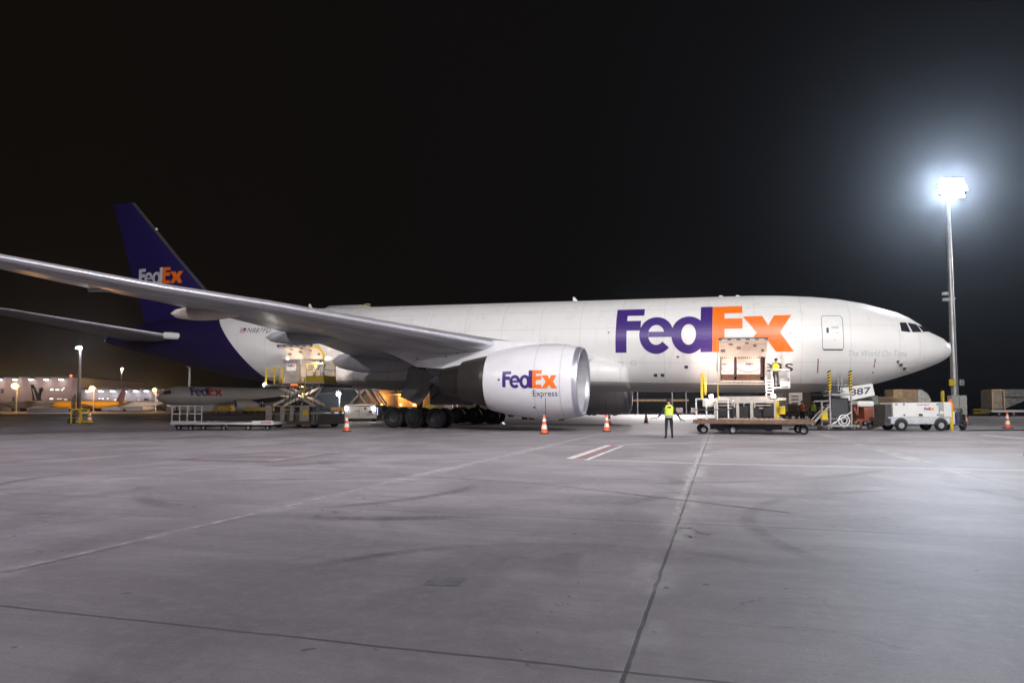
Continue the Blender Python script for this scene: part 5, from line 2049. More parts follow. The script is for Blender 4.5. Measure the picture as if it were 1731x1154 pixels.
# ------------------------------------------------------------------ people
def person(label, loc, rz, group, arms, vest, jacket=NAVY, trousers=NAVY, stance=.11, height=1.7, lean=0.0, wands=False, mask=False, cap=True, vmat=HIVIS, tilt=0.0):
    """arms: for each side (elbow, wrist) positions in body space; +y is where the person faces"""
    k = height / 1.72
    p = thing('person', label, 'person', loc, rz, group)
    V, E_, RD = [], [], []

    def add(co, r, par=None):
        V.append(Vector(co) * k)
        RD.append(r * k)
        if par is not None:
            E_.append((par, len(V) - 1))
        return len(V) - 1
    ly = lambda z_: lean * max(0, z_ - .9)
    pel = add((0, 0, .95), .135)
    wa = add((0, ly(1.1), 1.10), .130, pel)
    ch = add((0, ly(1.3), 1.30), .150, wa)
    sh = add((0, ly(1.43), 1.42), .115, ch)
    nk = add((0, ly(1.5) + .01, 1.50), .056, sh)
    h1 = add((0, ly(1.58) + .02, 1.575), .078, nk)
    h2 = add((0, ly(1.65) + .02, 1.655), .092, h1)
    add((0, ly(1.7) + .01, 1.71), .060, h2)
    add((0, ly(1.6) + .115, 1.60), .014, h1)
    for s_, (el, wr) in zip((-1, 1), arms):
        a0 = add((s_ * .185, ly(1.42), 1.40), .068, sh)
        a1 = add(el, .050, a0)
        a2 = add(wr, .036, a1)
        d = (Vector(wr) - Vector(el)).normalized()
        pm = Vector(wr) + d * .07
        a3 = add(pm, .034, a2)
        sd = d.cross(Vector((0, 0, 1)))
        sd = sd.normalized() if sd.length > .1 else Vector((0, 1, 0))
        for i, (o_, ln) in enumerate(((-.030, .072), (-.010, .085), (.010, .080), (.030, .062))):
            b0 = add(pm + sd * o_ + d * .02, .010, a3)
            b1 = add(pm + sd * o_ + d * (.02 + ln * .55) + Vector((0, .012, -.004)), .009, b0)
            add(pm + sd * o_ + d * (.02 + ln * .9) + Vector((0, .035, -.012)), .008, b1)
        t0 = add(pm + sd * .045 - d * .03, .011, a2)
        add(pm + sd * .065 + d * .01 + Vector((0, .015, 0)), .009, t0)
    for s_ in (-1, 1):
        g0 = add((s_ * .095, 0, .88), .098, pel)
        g1 = add((s_ * (stance + .0), .02, .50), .068, g0)
        g2 = add((s_ * (stance + .02), -.01, .10), .048, g1)
        g3 = add((s_ * (stance + .03), .06, .05), .045, g2)
        add((s_ * (stance + .05), .17, .042), .038, g3)
    me = bpy.data.meshes.new('body')
    me.from_pydata(V, E_, [])
    o = bpy.data.objects.new('body', me)
    COL.objects.link(o)
    md_ = o.modifiers.new('s', 'SKIN')
    for i, sv in enumerate(me.skin_vertices[0].data):
        sv.radius = (RD[i], RD[i])
        sv.use_root = (i == 0)
    md_.use_smooth_shade = True
    sb = o.modifiers.new('b', 'SUBSURF')
    sb.levels = sb.render_levels = 1
    dg = bpy.context.evaluated_depsgraph_get()
    nm = bpy.data.meshes.new_from_object(o.evaluated_get(dg))
    bpy.data.objects.remove(o)
    for v in nm.vertices:
        if 1.0 * k < v.co.z < 1.45 * k and abs(v.co.x) < .2:
            v.co.x *= 1.22
    nm.materials.clear()
    for m_ in (trousers, jacket, SKIN, BLACK):
        nm.materials.append(m_)
    wrs = [Vector(w_) * k for e_, w_ in arms]
    for f in nm.polygons:
        c = f.center
        f.use_smooth = True
        f.material_index = 2 if c.z > 1.49 * k or min((c - w_).length for w_ in wrs) < .03 or any((c - w_).dot((w_ - Vector(e_) * k).normalized()) > 0 and (c - w_).length < .25 for w_, (e_, _) in zip(wrs, arms)) else 3 if c.z < .09 * k else 0 if c.z < .93 * k else 1
    b = bpy.data.objects.new('body', nm)
    COL.objects.link(b)
    b.parent = p
    if vest:
        q = MB()
        rr = []
        for z_, wx, wy in ((1.00, .200, .155), (1.10, .192, .155), (1.22, .198, .162), (1.33, .203, .162), (1.40, .190, .14), (1.45, .15, .11), (1.475, .10, .085)):
            rr.append([Vector((wx * math.copysign(abs(math.cos(a_)) ** .8, math.cos(a_)), wy * math.sin(a_) + ly(z_), z_)) * k for a_ in [2 * math.pi * i / 20 for i in range(20)]])
        q.loft(rr, cap0=False, cap1=False)
        ve = q.build('safety_vest', vmat, p, True, 70)
        q = MB()
        for z_ in (1.08,):
            q.loft([[Vector((.200 * math.copysign(abs(math.cos(a_)) ** .8, math.cos(a_)), .162 * math.sin(a_) + ly(z_), zz)) * k for a_ in [2 * math.pi * i / 20 for i in range(20)]] for zz in (1.07, 1.12)], cap0=False, cap1=False)
        q.build('reflective_band', REFL, ve, True, 70)
    q = MB()
    if cap:
        q.sph(Vector((0, ly(1.68) + .012, 1.675)) * k, (.102 * k, .112 * k, .085 * k), 14, 8)
        if cap == 'peak':
            q.box(Vector((0, ly(1.66) + .13, 1.665)) * k, (.14, .10, .02))
        q.build('cap', NAVY, p, True, 60)
    else:
        q.sph(Vector((0, ly(1.66) - .005, 1.672)) * k, (.100 * k, .108 * k, .088 * k), 14, 8)
        q.build('hair', mat('black_hair', (.012, .010, .009), .7), p, True, 60)
    if mask:
        q = MB()
        q.sph(Vector((0, ly(1.59) + .075, 1.585)) * k, (.062 * k, .045 * k, .05 * k), 10, 6)
        q.build('face_mask', mat('mask_white', (.75, .75, .75), .8), p, True)
    return p


p = person('marshaller seen from behind in yellow vest and dark uniform, arms held out low with wands', (6.72, 30.05, 0), R(4), None,
           [((-.30, -.02, 1.15), (-.44, .08, .96)), ((.33, -.02, 1.14), (.50, .05, .90))], True, stance=.12, height=1.68, cap=True)
q = MB()
q.box((-.03, -.167, 1.34), (.16, .012, .07))
q.build('back_emblem', INK, p)
q = MB()
q.loft([[(.19 * math.cos(a_), .16 * math.sin(a_), z_) for a_ in [2 * math.pi * i / 18 for i in range(18)]] for z_ in (.90, .945)], cap0=False, cap1=False)
q.build('belt_band', REFL, p, True)
for s_, a_, b_ in ((-1, (-.50, .11, .90), (-.78, .10, .85)), (1, (.56, .06, .82), (.70, .05, .74))):
    tag(MB().cyl(Vector(a_) + Vector((6.72, 30.05, 0)), Vector(b_) + Vector((6.72, 30.05, 0)), .018, n=8).build('marshalling_wand', mat('wand_green', (.10, .13, .05), .5), None, True), ('slim wand in the left hand of the marshaller' if s_ < 0 else 'slim wand in the right hand of the marshaller'), 'wand')
pt = AW(-10.0, 5.1, 2.43)
person('loader operator in yellow vest standing with back turned in the white cage', pt, -PSI + R(-25), None, [((-.22, .22, 1.2), (-.14, .44, 1.15)), ((.24, .22, 1.2), (.16, .45, 1.15))], True, height=1.62, cap=False, lean=.12)
person('worker in orange vest and white mask facing the camera beyond the brown dolly', (20.7, 50.0, 0), R(172), None, [((-.24, .08, 1.16), (-.10, .27, 1.10)), ((.24, .08, 1.16), (.10, .27, 1.10))], True, height=1.72, cap=False, mask=True, vmat=HIVO)
person('worker in yellow vest and white mask standing beside the colleague in orange', (20.85, 48.4, 0), R(128), None, [((-.26, .02, 1.14), (-.26, .14, .92)), ((.26, .04, 1.14), (.24, .20, .96))], True, height=1.74, cap=False, mask=True, stance=.14)
pt = AW(-38.45, 6.4, 2.98)
person('operator in dark clothes inside the yellow cage of the aft loader', pt, -PSI + R(60), None, [((-.24, .14, 1.15), (-.15, .36, 1.1)), ((.24, .14, 1.15), (.15, .36, 1.1))], False, height=1.45, cap=False)


# ------------------------------------------------------------------ airliners and buildings beyond the apron
def airliner(label, loc, heading, L_, dia, body, tail, wingc, group='aircraft parked far off', logo=False, fin_stripe=None):
    """simple jet: nose towards local +x"""
    a = thing('parked_airplane', label, 'airplane', loc, heading, group)
    r = dia / 2
    zc = r + dia * .42
    st = [(0, .02, -.2), (.012, .35, -.14), (.03, .62, -.08), (.06, .86, -.03), (.10, 1, 0), (.62, 1, 0), (.75, .84, .12), (.87, .52, .34), (.96, .22, .56), (1, .06, .66)]
    q = MB()
    q.loft([[((.5 - t_) * L_, r * f_ * math.cos(a_), zc + r * o_ + r * f_ * math.sin(a_)) for a_ in [2 * math.pi * i / 20 for i in range(20)]] for t_, f_, o_ in st])
    b = q.build('fuselage', body, a, True, 60)
    h = dia * 2.05
    q = MB()
    for k in (1,):
        z0 = zc + r * .8
        pr = [(-.34 * L_, z0), (-.455 * L_, z0 + h), (-.495 * L_, z0 + h), (-.46 * L_, z0)]
        n = len(pr)
        q.loft([[(-.34 * L_ - .115 * L_ * t_, 0, z0 + h * t_), (-.38 * L_ - .10 * L_ * t_, .18 * (1 - .6 * t_), z0 + h * t_), (-.455 * L_ - .04 * L_ * t_, 0, z0 + h * t_), (-.38 * L_ - .10 * L_ * t_, -.18 * (1 - .6 * t_), z0 + h * t_)] for t_ in (0, 1)])
    f = q.build('vertical_stabilizer', tail, a)
    if fin_stripe:
        q = MB()
        for s_ in (-1, 1):
            q.add([(-.40 * L_, s_ * .26, z0 + h * .05), (-.425 * L_, s_ * .26, z0 + h * .05), (-.465 * L_, s_ * .16, z0 + h * .75), (-.452 * L_, s_ * .16, z0 + h * .75)], [(0, 1, 2, 3)])
        q.build('fin_stripe', fin_stripe, f)
    for s_ in (1, -1):
        q = MB()
        q.loft([[(.10 * L_, s_ * r * .6, zc - r * .55), (-.10 * L_, s_ * r * .6, zc - r * .5), (-.10 * L_, s_ * r * .6, zc - r * .65), (.08 * L_, s_ * r * .6, zc - r * .75)], [(-.10 * L_, s_ * L_ * .42, zc + r * .35), (-.145 * L_, s_ * L_ * .42, zc + r * .36), (-.145 * L_, s_ * L_ * .42, zc + r * .31), (-.10 * L_, s_ * L_ * .42, zc + r * .29)]])
        w_ = q.build('wing', wingc, a)
        q = MB()
        q.loft([[(-.40 * L_, s_ * r * .4, zc + r * .5), (-.47 * L_, s_ * r * .4, zc + r * .5), (-.47 * L_, s_ * r * .4, zc + r * .42), (-.40 * L_, s_ * r * .4, zc + r * .4)], [(-.465 * L_, s_ * L_ * .16, zc + r * .75), (-.49 * L_, s_ * L_ * .16, zc + r * .75), (-.49 * L_, s_ * L_ * .16, zc + r * .72), (-.465 * L_, s_ * L_ * .16, zc + r * .71)]])
        q.build('horizontal_stabilizer', tail, a)
        q = MB()
        q.lathe([(.16 * L_, r * .50), (.165 * L_, r * .56), (.13 * L_, r * .66), (.08 * L_, r * .6), (.05 * L_, r * .42), (.03 * L_, r * .2), (.02 * L_, .02)], (0, s_ * L_ * .135, zc - r * .95), 'x', 18)
        q.lathe([(.165 * L_, r * .56), (.15 * L_, r * .48), (.15 * L_, .02)], (0, s_ * L_ * .135, zc - r * .95), 'x', 18)
        q.build('engine', body, a, True, 50)
        q = MB()
        q.cyl((-.03 * L_, s_ * r * 1.4, .2), (-.03 * L_, s_ * r * 1.4, zc - r * .5), .15, n=8)
        for dx in (-.7, .7):
            q.cyl((-.03 * L_ + dx, s_ * (r * 1.4 - .4), .5), (-.03 * L_ + dx, s_ * (r * 1.4 + .4), .5), .5, n=14)
        q.build('landing_gear', BLACK, a)
    q = MB()
    q.cyl((.40 * L_, 0, .2), (.40 * L_, 0, zc - r * .5), .12, n=8)
    q.cyl((.40 * L_, -.3, .4), (.40 * L_, .3, .4), .4, n=14)
    q.build('nose_gear', BLACK, a)
    for s_ in (1, -1):
        q = MB()
        q.add([(.483 * L_, s_ * r * .56, zc + r * .16), (.450 * L_, s_ * r * .90, zc + r * .22), (.450 * L_, s_ * r * .78, zc + r * .58), (.474 * L_, s_ * r * .54, zc + r * .46)], [(0, 1, 2, 3)])
        q.build('cockpit_window', GLASS, a)
    return a, r, zc, L_


WHITEF = mat('far_white_paint', (.62, .62, .62), .45, var=.06, scale=.5)
YELF = mat('far_yellow_paint', (.75, .42, .03), .45, var=.06, scale=.5)
PURF = mat('far_purple_paint', (.06, .02, .10), .45, var=.06, scale=.5)
NAVF = mat('far_navy_paint', (.03, .03, .06), .45, var=.06, scale=.5)
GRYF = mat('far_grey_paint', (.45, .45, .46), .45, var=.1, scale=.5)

# second courier freighter behind the tail, nose to the left
ang2 = R(230)
c2, s2 = math.cos(ang2), math.sin(ang2)
nose = Vector((-67.0, 132.0, 0))
L2 = 38.0
ctr = nose - Vector((c2, s2, 0)) * (L2 / 2)
# its nose points left and away, so the near flank is its port side
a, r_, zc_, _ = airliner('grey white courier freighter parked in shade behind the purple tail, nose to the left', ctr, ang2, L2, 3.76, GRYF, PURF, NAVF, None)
# hull lettering on the flank that faces the apron
side2 = 1


def p2map(u, v, off):
    k = 6.4 / 10.52
    th = R(2) + v * k / r_
    rr = r_ + .02 + off
    return Vector((.5 * L2 - 5.6 - u * k, side2 * rr * math.cos(th), zc_ + rr * math.sin(th)))


decal('purple_lettering', LOGO[0], p2map, PURP, a, .6)
decal('red_lettering', LOGO[1], p2map, mat('dull_red_lettering', (.45, .06, .03), .5), a, .6)

airliner('white jet with a dark fin and white fin stripe at the far left', (-145.5, 230, 0), R(8), 24, 2.6, WHITEF, NAVF, GRYF, None, fin_stripe=WHITEF)
airliner('purple tailed jet standing close behind the dark finned jet', (-177.8, 252, 0), R(165), 22, 2.3, WHITEF, PURF, GRYF, None)
airliner('yellow jet with a dark purple fin in front of the lower hangar', (-129.0, 214, 0), R(184), 22, 2.3, YELF, PURF, WHITEF, None)
airliner('yellow freighter glowing under orange lamps at the far left edge', (-176, 224, 0), R(150), 28, 2.8, YELF, YELF, WHITEF, None)
airliner('small white jet just left of the grey freighter nose', (-112, 222, 0), R(200), 24, 2.3, WHITEF, GRYF, WHITEF, None)


# hangars with floodlit walls
def hangar(name, label, x0, x1, y, dpt, h, m, nlamps, lampx, wall_lamp=True):
    hb = thing(name, label, 'hangar', (x0, y, 0), 0)
    W_ = x1 - x0
    q = MB()
    q.box((W_ / 2, dpt / 2, h / 2), (W_, dpt, h))
    q.build('wall', m, hb)
    q = MB()
    q.box((W_ / 2, dpt / 2, h + .25), (W_ + .8, dpt + .8, .5))
    q.build('roof', DARKG, hb)
    return hb


CLAD = mat('hangar_cladding', (.42, .29, .25), .6, var=.12, scale=.08, dirt=.15)
CLADG = mat('hangar_cladding_grey', (.36, .32, .33), .6, var=.12, scale=.08, dirt=.15)
WINL = mat('lit_window', (.8, .8, .8), .3, emit=(1.0, .85, .7), estr=1.2)
HX0, HX1, HY = -330.0, -192.0, 305.0
ha = hangar('tall_hangar', 'tall pink brown hangar with a row of white floodlights along its roof edge', HX0, HX1, HY, 60, 14.2, CLAD, 0, 0)
hb_ = hangar('low_hangar', 'lower grey hangar with seven white floodlights, right of the tall hangar', HX1 + .6, -120.0, HY + 6, 50, 9.2, CLADG, 0, 0)


def wall_lights(hb, xs, x0, h, pw):
    for x_ in xs:
        hd = MB().box((x_ - x0, -1.3, h + .1), (2.0, 1.0, .6), rx=.5).build('floodlight', DARKG, hb)
        MB().box((x_ - x0, -1.5, h - .2), (1.8, .9, .5), rx=.5).build('lamp_glass', HLIT, hd)
        lamp('wall_lamp_glow', 'POINT', (x_ - x0, -3.2, h - .3), pw * .35, (.86, .91, 1.0), .3, parent=hb)
        lamp('wall_floodlight', 'SPOT', (x_ - x0, -3.4, h - .3), pw, (.90, .94, 1.0), .3, (x_ - x0 - .8, -.6, 0), 125, .9, parent=hb)


def pxx(u, D):
    return (u - 865.5) / 1182.4 * D


wall_lights(ha, [pxx(u, 303) for u in (-2, 24, 51, 77, 102)], HX0, 13.6, 620)
wall_lights(hb_, [pxx(u, 309) for u in (125, 148, 170, 190, 210, 229, 247)], HX1 + .6, 8.6, 420)


def lit_windows(hb, items, x0):
    for u0, u1, z0, z1_ in items:
        fr_ = MB().box(((pxx(u0, 305) + pxx(u1, 305)) / 2 - x0, -.06, (z0 + z1_) / 2), (abs(pxx(u1, 305) - pxx(u0, 305)) + .4, .14, z1_ - z0 + .4)).build('window_frame', DARKG, hb)
        MB().box(((pxx(u0, 305) + pxx(u1, 305)) / 2 - x0, -.16, (z0 + z1_) / 2), (abs(pxx(u1, 305) - pxx(u0, 305)), .08, z1_ - z0)).build('pane', WINL, fr_)


lit_windows(ha, [(85, 91, 8.5, 9.4), (94, 101, 8.5, 9.2), (104, 107, 8.4, 9.2), (107, 109.5, 9.2, 9.9), (85, 91, 4.6, 5.4), (97, 106, 4.8, 5.1), (109, 115, 4.2, 4.8)], HX0)
lit_windows(hb_, [(154, 157, 4.8, 5.4), (159, 163, 4.8, 5.4), (168, 171, 4.8, 5.4), (181, 192, 4.2, 4.8), (194, 197, 4.2, 4.7), (222, 224, 4.2, 4.7), (254, 256, 4.0, 4.5)], HX1 + .6)
for u, z_ in ((4, 8.4), (58, 9.0), (68, 8.6), (71, 9.0), (58, 4.4), (67, 4.4), (24, 4.8)):
    q = MB()
    q.box((pxx(u, 305) - HX0, -.05, z_), (1.2, .12, 2.0))
    q.build('wall_louvre', DARKG, ha)
for u, z_ in ((200, 4.8), (244, 4.4), (248, 4.4)):
    q = MB()
    q.box((pxx(u, 310) - HX1 - .6, -.05, z_), (.9, .12, 1.6))
    q.build('wall_louvre', DARKG, hb_)
rl = MB().sph((HX1 - HX0 - .5, 0, 15.0), .4).build('obstruction_light', REDLIT, ha)
MB().cyl((HX1 - HX0 - .5, 0, 14.2), (HX1 - HX0 - .5, 0, 15.0), .1, n=8).build('light_stem', DARKG, rl)


# lamp posts with lit heads
def lamp_post(label, u, v, D, m, pw, col, heads=1, group=None, rad=.14, head=.35):
    x = pxx(u, D)
    z = 1.38 + (686.7 - v) / 1182.4 * D
    p_ = thing('lamp_post', label, 'lamp post', (x, D, 0), 0, group)
    q = MB()
    q.cyl((0, 0, 0), (0, 0, z), rad, rad * .6, 10)
    q.box((0, -.3, z + .12), (heads * .7, .5, .2))
    q.build('pole', STEEL, p_)
    hd = MB().box((0, -.75, z + .05), (heads * .75, .7, .3), bev=.05).build('lamp_head', DARKG, p_)
    MB().sph((0, -.95, z - .05), (head * heads, head, head), 12, 8).build('lamp_glass', m, hd)
    if pw:
        lamp('post_lamp', 'POINT', (0, -1.6, z - .3), pw, col, .4, parent=p_)
    return p_


SOD = (1.0, .48, .12)
lamp_post('orange sodium lamp post in front of the tall hangar', 29, 651, 200, LITS, 6500, SOD, head=.75)
lamp_post('orange sodium lamp post in front of the lower hangar', 159, 656, 205, LITS, 6500, SOD, head=.7)
lamp_post('small orange lamp post by the nose of the grey freighter', 264, 658, 205, LITS, 2500, SOD, head=.45)
m1 = light_mast(pxx(134, 150), 150, 14.2, 'white floodlight mast on the left between the two hangars', 3, LITC, .42)
q = MB()
q.box((0, -.2, 8.3), (1.3, .3, .2))
q.build('cross_arm', STEEL, m1)
lamp('mast_lamp', 'POINT', (pxx(134, 150), 149, 14.0), 1500, (.88, .93, 1.0), .5)
lamp('mast_lamp', 'SPOT', (pxx(134, 150), 150.8, 14.2), 60000, (1.0, .93, .90), .5, (-140, 250, 0), 120, .8)
lamp('mast_lamp', 'SPOT', (pxx(134, 150) + .5, 149, 14.2), 9000, (1.0, .93, .92), .5, (-58, 138, 2), 60, .8)
t = thing('service_tower', 'thin lattice tower with a pale panel standing before the left floodlight mast', 'tower', (pxx(131, 110), 110, 0))
q = MB()
for x_ in (-.35, .35):
    q.box((x_, 0, 1.7), (.12, .3, 3.4))
for k in range(6):
    q.box((0, 0, .4 + k * .55), (.7, .08, .06))
q.build('tower_frame', STEEL, t)
MB().box((-.62, -.1, 1.6), (.3, .2, 2.9)).build('tower_panel', WHITE, t)
lamp_post('plain pale pole rising above the roof of the grey freighter', 320, 620, 175, STEEL, 0, SOD, rad=.4, head=.2)
lamp_post('white lamp post seen below the fuselage between the aft loader and the white loader', 574, 665, 170, LITC, 2500, (.9, .95, 1), head=.5)
lamp_post('orange lamp post seen under the wing before the brown warehouse', 760, 670, 118, LITS, 2600, SOD, head=.42)
lamp_post('distant lamp post under the fuselage nearest to the engine inlet', 1077.5, 545, 120, LITC, 0, SOD, rad=.12, head=.2)
lamp('post_beam', 'SPOT', (pxx(1077.5, 118), 118, 15.4), 24000, (1.0, .93, .92), .4, (pxx(1077.5, 118) - 3, 106, 0), 100, .9)
lamp_post('distant lamp post with two small heads above the marshaller', 1136, 545, 120, LITC, 0, SOD, rad=.12, head=.2)
lamp('post_beam', 'SPOT', (pxx(1136, 118), 118, 15.4), 24000, (1.0, .93, .92), .4, (pxx(1136, 118) - 3, 106, 0), 100, .9)
lamp_post('distant lamp post under the fuselage just left of the forward loader', 1159.5, 545, 120, LITC, 0, SOD, rad=.12, head=.2)
lamp('post_beam', 'SPOT', (pxx(1159.5, 118), 118, 15.4), 24000, (1.0, .93, .92), .4, (pxx(1159.5, 118) - 3, 106, 0), 100, .9)
lamp_post('far white lamp seen through the forward loader, left of two', 1238, 674, 240, LITC, 0, SOD, head=.7)
lamp_post('far white lamp seen through the forward loader, right of two', 1257, 674, 240, LITC, 0, SOD, head=.6)
lamp_post('small white lamp post by the far main wheels', 773, 681, 130, LITC, 300, (1, .9, .8), head=.22)

# brown warehouse under the wing
wh = thing('warehouse', 'brown warehouse lit orange from its wall lamps, seen under the wing', 'warehouse', (-26.5, 150, 0))
q = MB()
q.box((8.5, 10, 3.3), (30, 20, 6.6))
q.build('wall', mat('warehouse_brown', (.24, .17, .12), .7, var=.15, scale=.3, dirt=.2), wh)
q = MB()
q.box((8.5, 10, 6.8), (30.5, 20.5, .4))
q.build('roof', DARKG, wh)
for u in (666, 671):
    q = MB()
    q.box((pxx(u, 149) + 26.5, -.3, 2.6), (.25, .3, 5.2))
    q.build('downpipe', DARKG, wh)
q = MB()
q.box((pxx(720, 149) + 26.5, -.4, 3.95), (16, .5, .18))
q.build('canopy', CREAM, wh)
for u in (677, 700, 645):
    l_ = MB().sph((pxx(u, 149) + 26.5, -.5, 1.75), .16).build('wall_lamp', LITS, wh)
    lamp('wall_lamp_light', 'POINT', (pxx(u, 149) + 26.5, -1.2, 3.3), 420, SOD, .2, parent=wh)

# long low terminal below the fuselage
tm = thing('terminal', 'long low terminal with a warm lit window strip beyond the apron', 'terminal', (pxx(1120, 215), 215, 0))
q = MB()
q.box((0, 6, 1.4), (30, 12, 2.9))
q.build('wall', mat('terminal_dark', (.06, .055, .05), .7), tm)
q = MB()
for k in range(13):
    q.box((-12.6 + k * 1.65, -.06, 3.2), (1.5, .2, .62))
st_ = q.build('window_strip', mat('terminal_glow', (.6, .45, .3), .5, var=.4, scale=.4, emit=(1.0, .62, .34), estr=.28), tm)
q = MB()
q.box((-2, 6, 3.65), (26, 12, .25))
q.build('roof', DARKG, tm)
q = MB()
q.box((-12.4, -.4, .9), (2.2, .3, 1.0))
q.build('lit_doorway', mat('doorway_glow', (.6, .45, .2), .5, emit=(1, .7, .3), estr=.4), tm)
for u, lb in ((1148, 'left of two pale crates on the far edge of the apron, behind the marshaller'), (1173, 'right of two pale crates on the far edge of the apron, near the loader')):
    t = thing('storage_crate', lb, 'crate', (pxx(u, 110), 110, 0), 0, 'pale crates at the apron edge')
    MB().box((0, 0, .75), (.85, .8, .75), bev=.04).build('crate_body', CREAM, t)
    MB().box((0, 0, .2), (1.0, .9, .3)).build('crate_skid', DARKG, t)

# vehicles and loads under the fuselage
t = thing('service_truck', 'pale box truck with shelves standing behind the two workers', 'truck', (25.6, 62.0, 0), R(-4))
q = MB()
q.box((0, 1.2, 1.95), (3.3, 2.4, 1.75), bev=.05)
q.build('box_body', WARMW, t)
q = MB()
q.box((-1.35, -.03, 1.95), (.55, .08, 1.6))
q.box((.75, -.03, 2.2), (.8, .08, .25))
for k in range(4):
    q.box((-.55, -.03, 1.35 + k * .3), (.6, .08, .10))
q.box((1.4, -.05, 1.7), (.5, .1, .9))
q.build('shelf', mat('shelf_brown', (.12, .07, .05), .6), t)
q = MB()
q.box((0, 1.2, .85), (3.4, 2.4, .4))
q.build('chassis', DARKG, t)
for x_ in (-1.2, 1.2):
    roller_wheel((x_, .2, .38), .38, .26, t)
t = thing('service_truck', 'dark slatted truck body behind the access steps', 'truck', (24.2, 55.0, 0), R(-4))
q = MB()
q.box((.6, 1, 1.75), (2.6, 2, 1.6), bev=.05)
q.build('box_body', DARKG, t)
q = MB()
for k in range(3):
    q.box((.6, -.03, 1.25 + k * .5), (2.5, .06, .08))
q.build('side_slat', STEEL, t)
q = MB()
q.box((.6, 1, .8), (2.6, 2, .3))
q.build('chassis', BLACK, t)
for x_ in (-.3, 1.5):
    roller_wheel((x_, .1, .35), .35, .24, t)
for i, (x_, y_, w_, h_, m_, lb) in enumerate(((20.2, 53.5, 1.25, .75, WHITE, 'white crate on the roller dolly right of the forward loader'), (21.9, 55.8, 1.3, .6, CARD, 'brown crate on the roller dolly beside the worker in orange'))):
    t = thing('freight_crate', lb, 'crate', (x_, y_, 0))
    MB().box((0, 0, .95 + h_ / 2), (w_, 1.2, h_), bev=.05).build('crate_body', m_, t)
    q = MB()
    q.box((0, 0, .88), (w_ + .1, 1.3, .12))
    q.build('crate_skid', RUST, t)
t = thing('roller_dolly', 'dark roller dolly carrying crates behind the forward loader', 'dolly', (21.0, 54.8, 0))
q = MB()
q.box((0, 0, .70), (4.6, 3.6, .16))
for k in range(9):
    q.box((-2 + k * .5, -1.82, .55), (.22, .06, .2))
q.build('deck', RUST, t)
for x_ in (-1.8, -.6, .6, 1.8):
    roller_wheel((x_, -1.6, .24), .24, .16, t)
t = thing('roller_dolly', 'long empty roller dolly between the access steps and the power unit', 'dolly', (25.2, 52.4, 0))
q = MB()
q.box((0, 0, .75), (4.2, 2.2, .16))
q.box((0, -1.12, .75), (4.3, .08, .22))
for k in range(9):
    q.box((-1.9 + k * .48, -1.12, .52), (.22, .06, .22))
q.build('deck', CREAM, t)
for x_ in (-1.6, 0, 1.6):
    roller_wheel((x_, -.9, .24), .24, .16, t)

# right hand background: wrapped container, barriers
t = thing('wrapped_container', 'plastic wrapped freight container on a low trailer at the right edge of the apron', 'container', (66.2, 93.5, 0), R(-6))
q = MB()
ar = [(-1.2, .95)] + [(1.9 + .9 * math.cos(R(a_)), 2.7 + .85 * math.sin(R(a_))) for a_ in range(0, 91, 15)] + [(-1.2, 3.55)]
q.loft([[(x_, y_, z_) for x_, z_ in ar] for y_ in (-1.3, 1.3)])
q.build('wrap', mat('grey_wrap', (.22, .22, .21), .25, var=.5, scale=1.6, bump=1.0), t, True, 40)
q = MB()
q.box((-1.95, 0, 2.2), (1.5, 2.6, 2.5), bev=.05)
q.build('load', mat('load_brown', (.36, .30, .23), .7, var=.35, scale=1.5), t)
q = MB()
for x_ in (-2.65, -1.2):
    q.box((x_, -1.33, 2.2), (.16, .08, 2.6))
q.box((-1.9, -1.33, 3.42), (1.6, .08, .16))
q.build('wood_frame', mat('frame_wood', (.58, .46, .28), .7), t)
MB().box((-1.95, -.2, 3.5), (1.4, 2.2, .10)).build('orange_sheet', mat('sheet_orange', (.8, .4, .05), .5), t)
MB().box((.8, -1.36, 2.55), (4.0, .06, .06)).build('strap', BLACK, t)
q = MB()
q.box((0, 0, .68), (5.6, 2.6, .3))
q.build('trailer_bed', WHITE, t)
for x_ in (-1.8, 0, 1.8):
    roller_wheel((x_, -1.1, .34), .34, .24, t)
t = thing('crash_barrier', 'yellow and black crash barrier left of the wrapped container', 'barrier', (66.9, 100, 0))
q = MB()
q.box((0, 0, .82), (2.3, .3, .28))
q.box((0, 0, .38), (2.3, .3, .26))
q.build('rail', YEL, t)
q = MB()
for x_ in (-1.25, 1.25):
    q.box((x_, .05, .5), (.22, .4, 1.0))
q.box((0, .2, .55), (2.5, .1, .9))
q.build('post', BLACK, t)
for x_, y_, w_, lb in ((58.5, 108, 5.5, 'long low red barrier just right of the power unit, far off'), (47.6, 88, 2.6, 'red box trailer side behind the cable left of the power unit'), (73.3, 108, 2.0, 'short red barrier just left of the wrapped container')):
    t = thing('red_barrier', lb, 'barrier', (x_, y_, 0))
    MB().box((0, 0, .85), (w_, .5, .9), bev=.05).build('panel', REDP, t)
    q = MB()
    for s_ in (-.4, .4):
        q.box((w_ * s_, 0, .2), (.3, .6, .4))
    q.build('foot', DARKG, t)
t = thing('storage_rack', 'pale rack of small boxes beside the yellow crash barrier', 'rack', (64.2, 104, 0))
q = MB()
q.box((0, 0, 1.3), (2.6, .8, .5), bev=.05)
q.box((0, 0, .5), (2.4, .8, 1.0))
q.build('rack_body', GREYP, t)

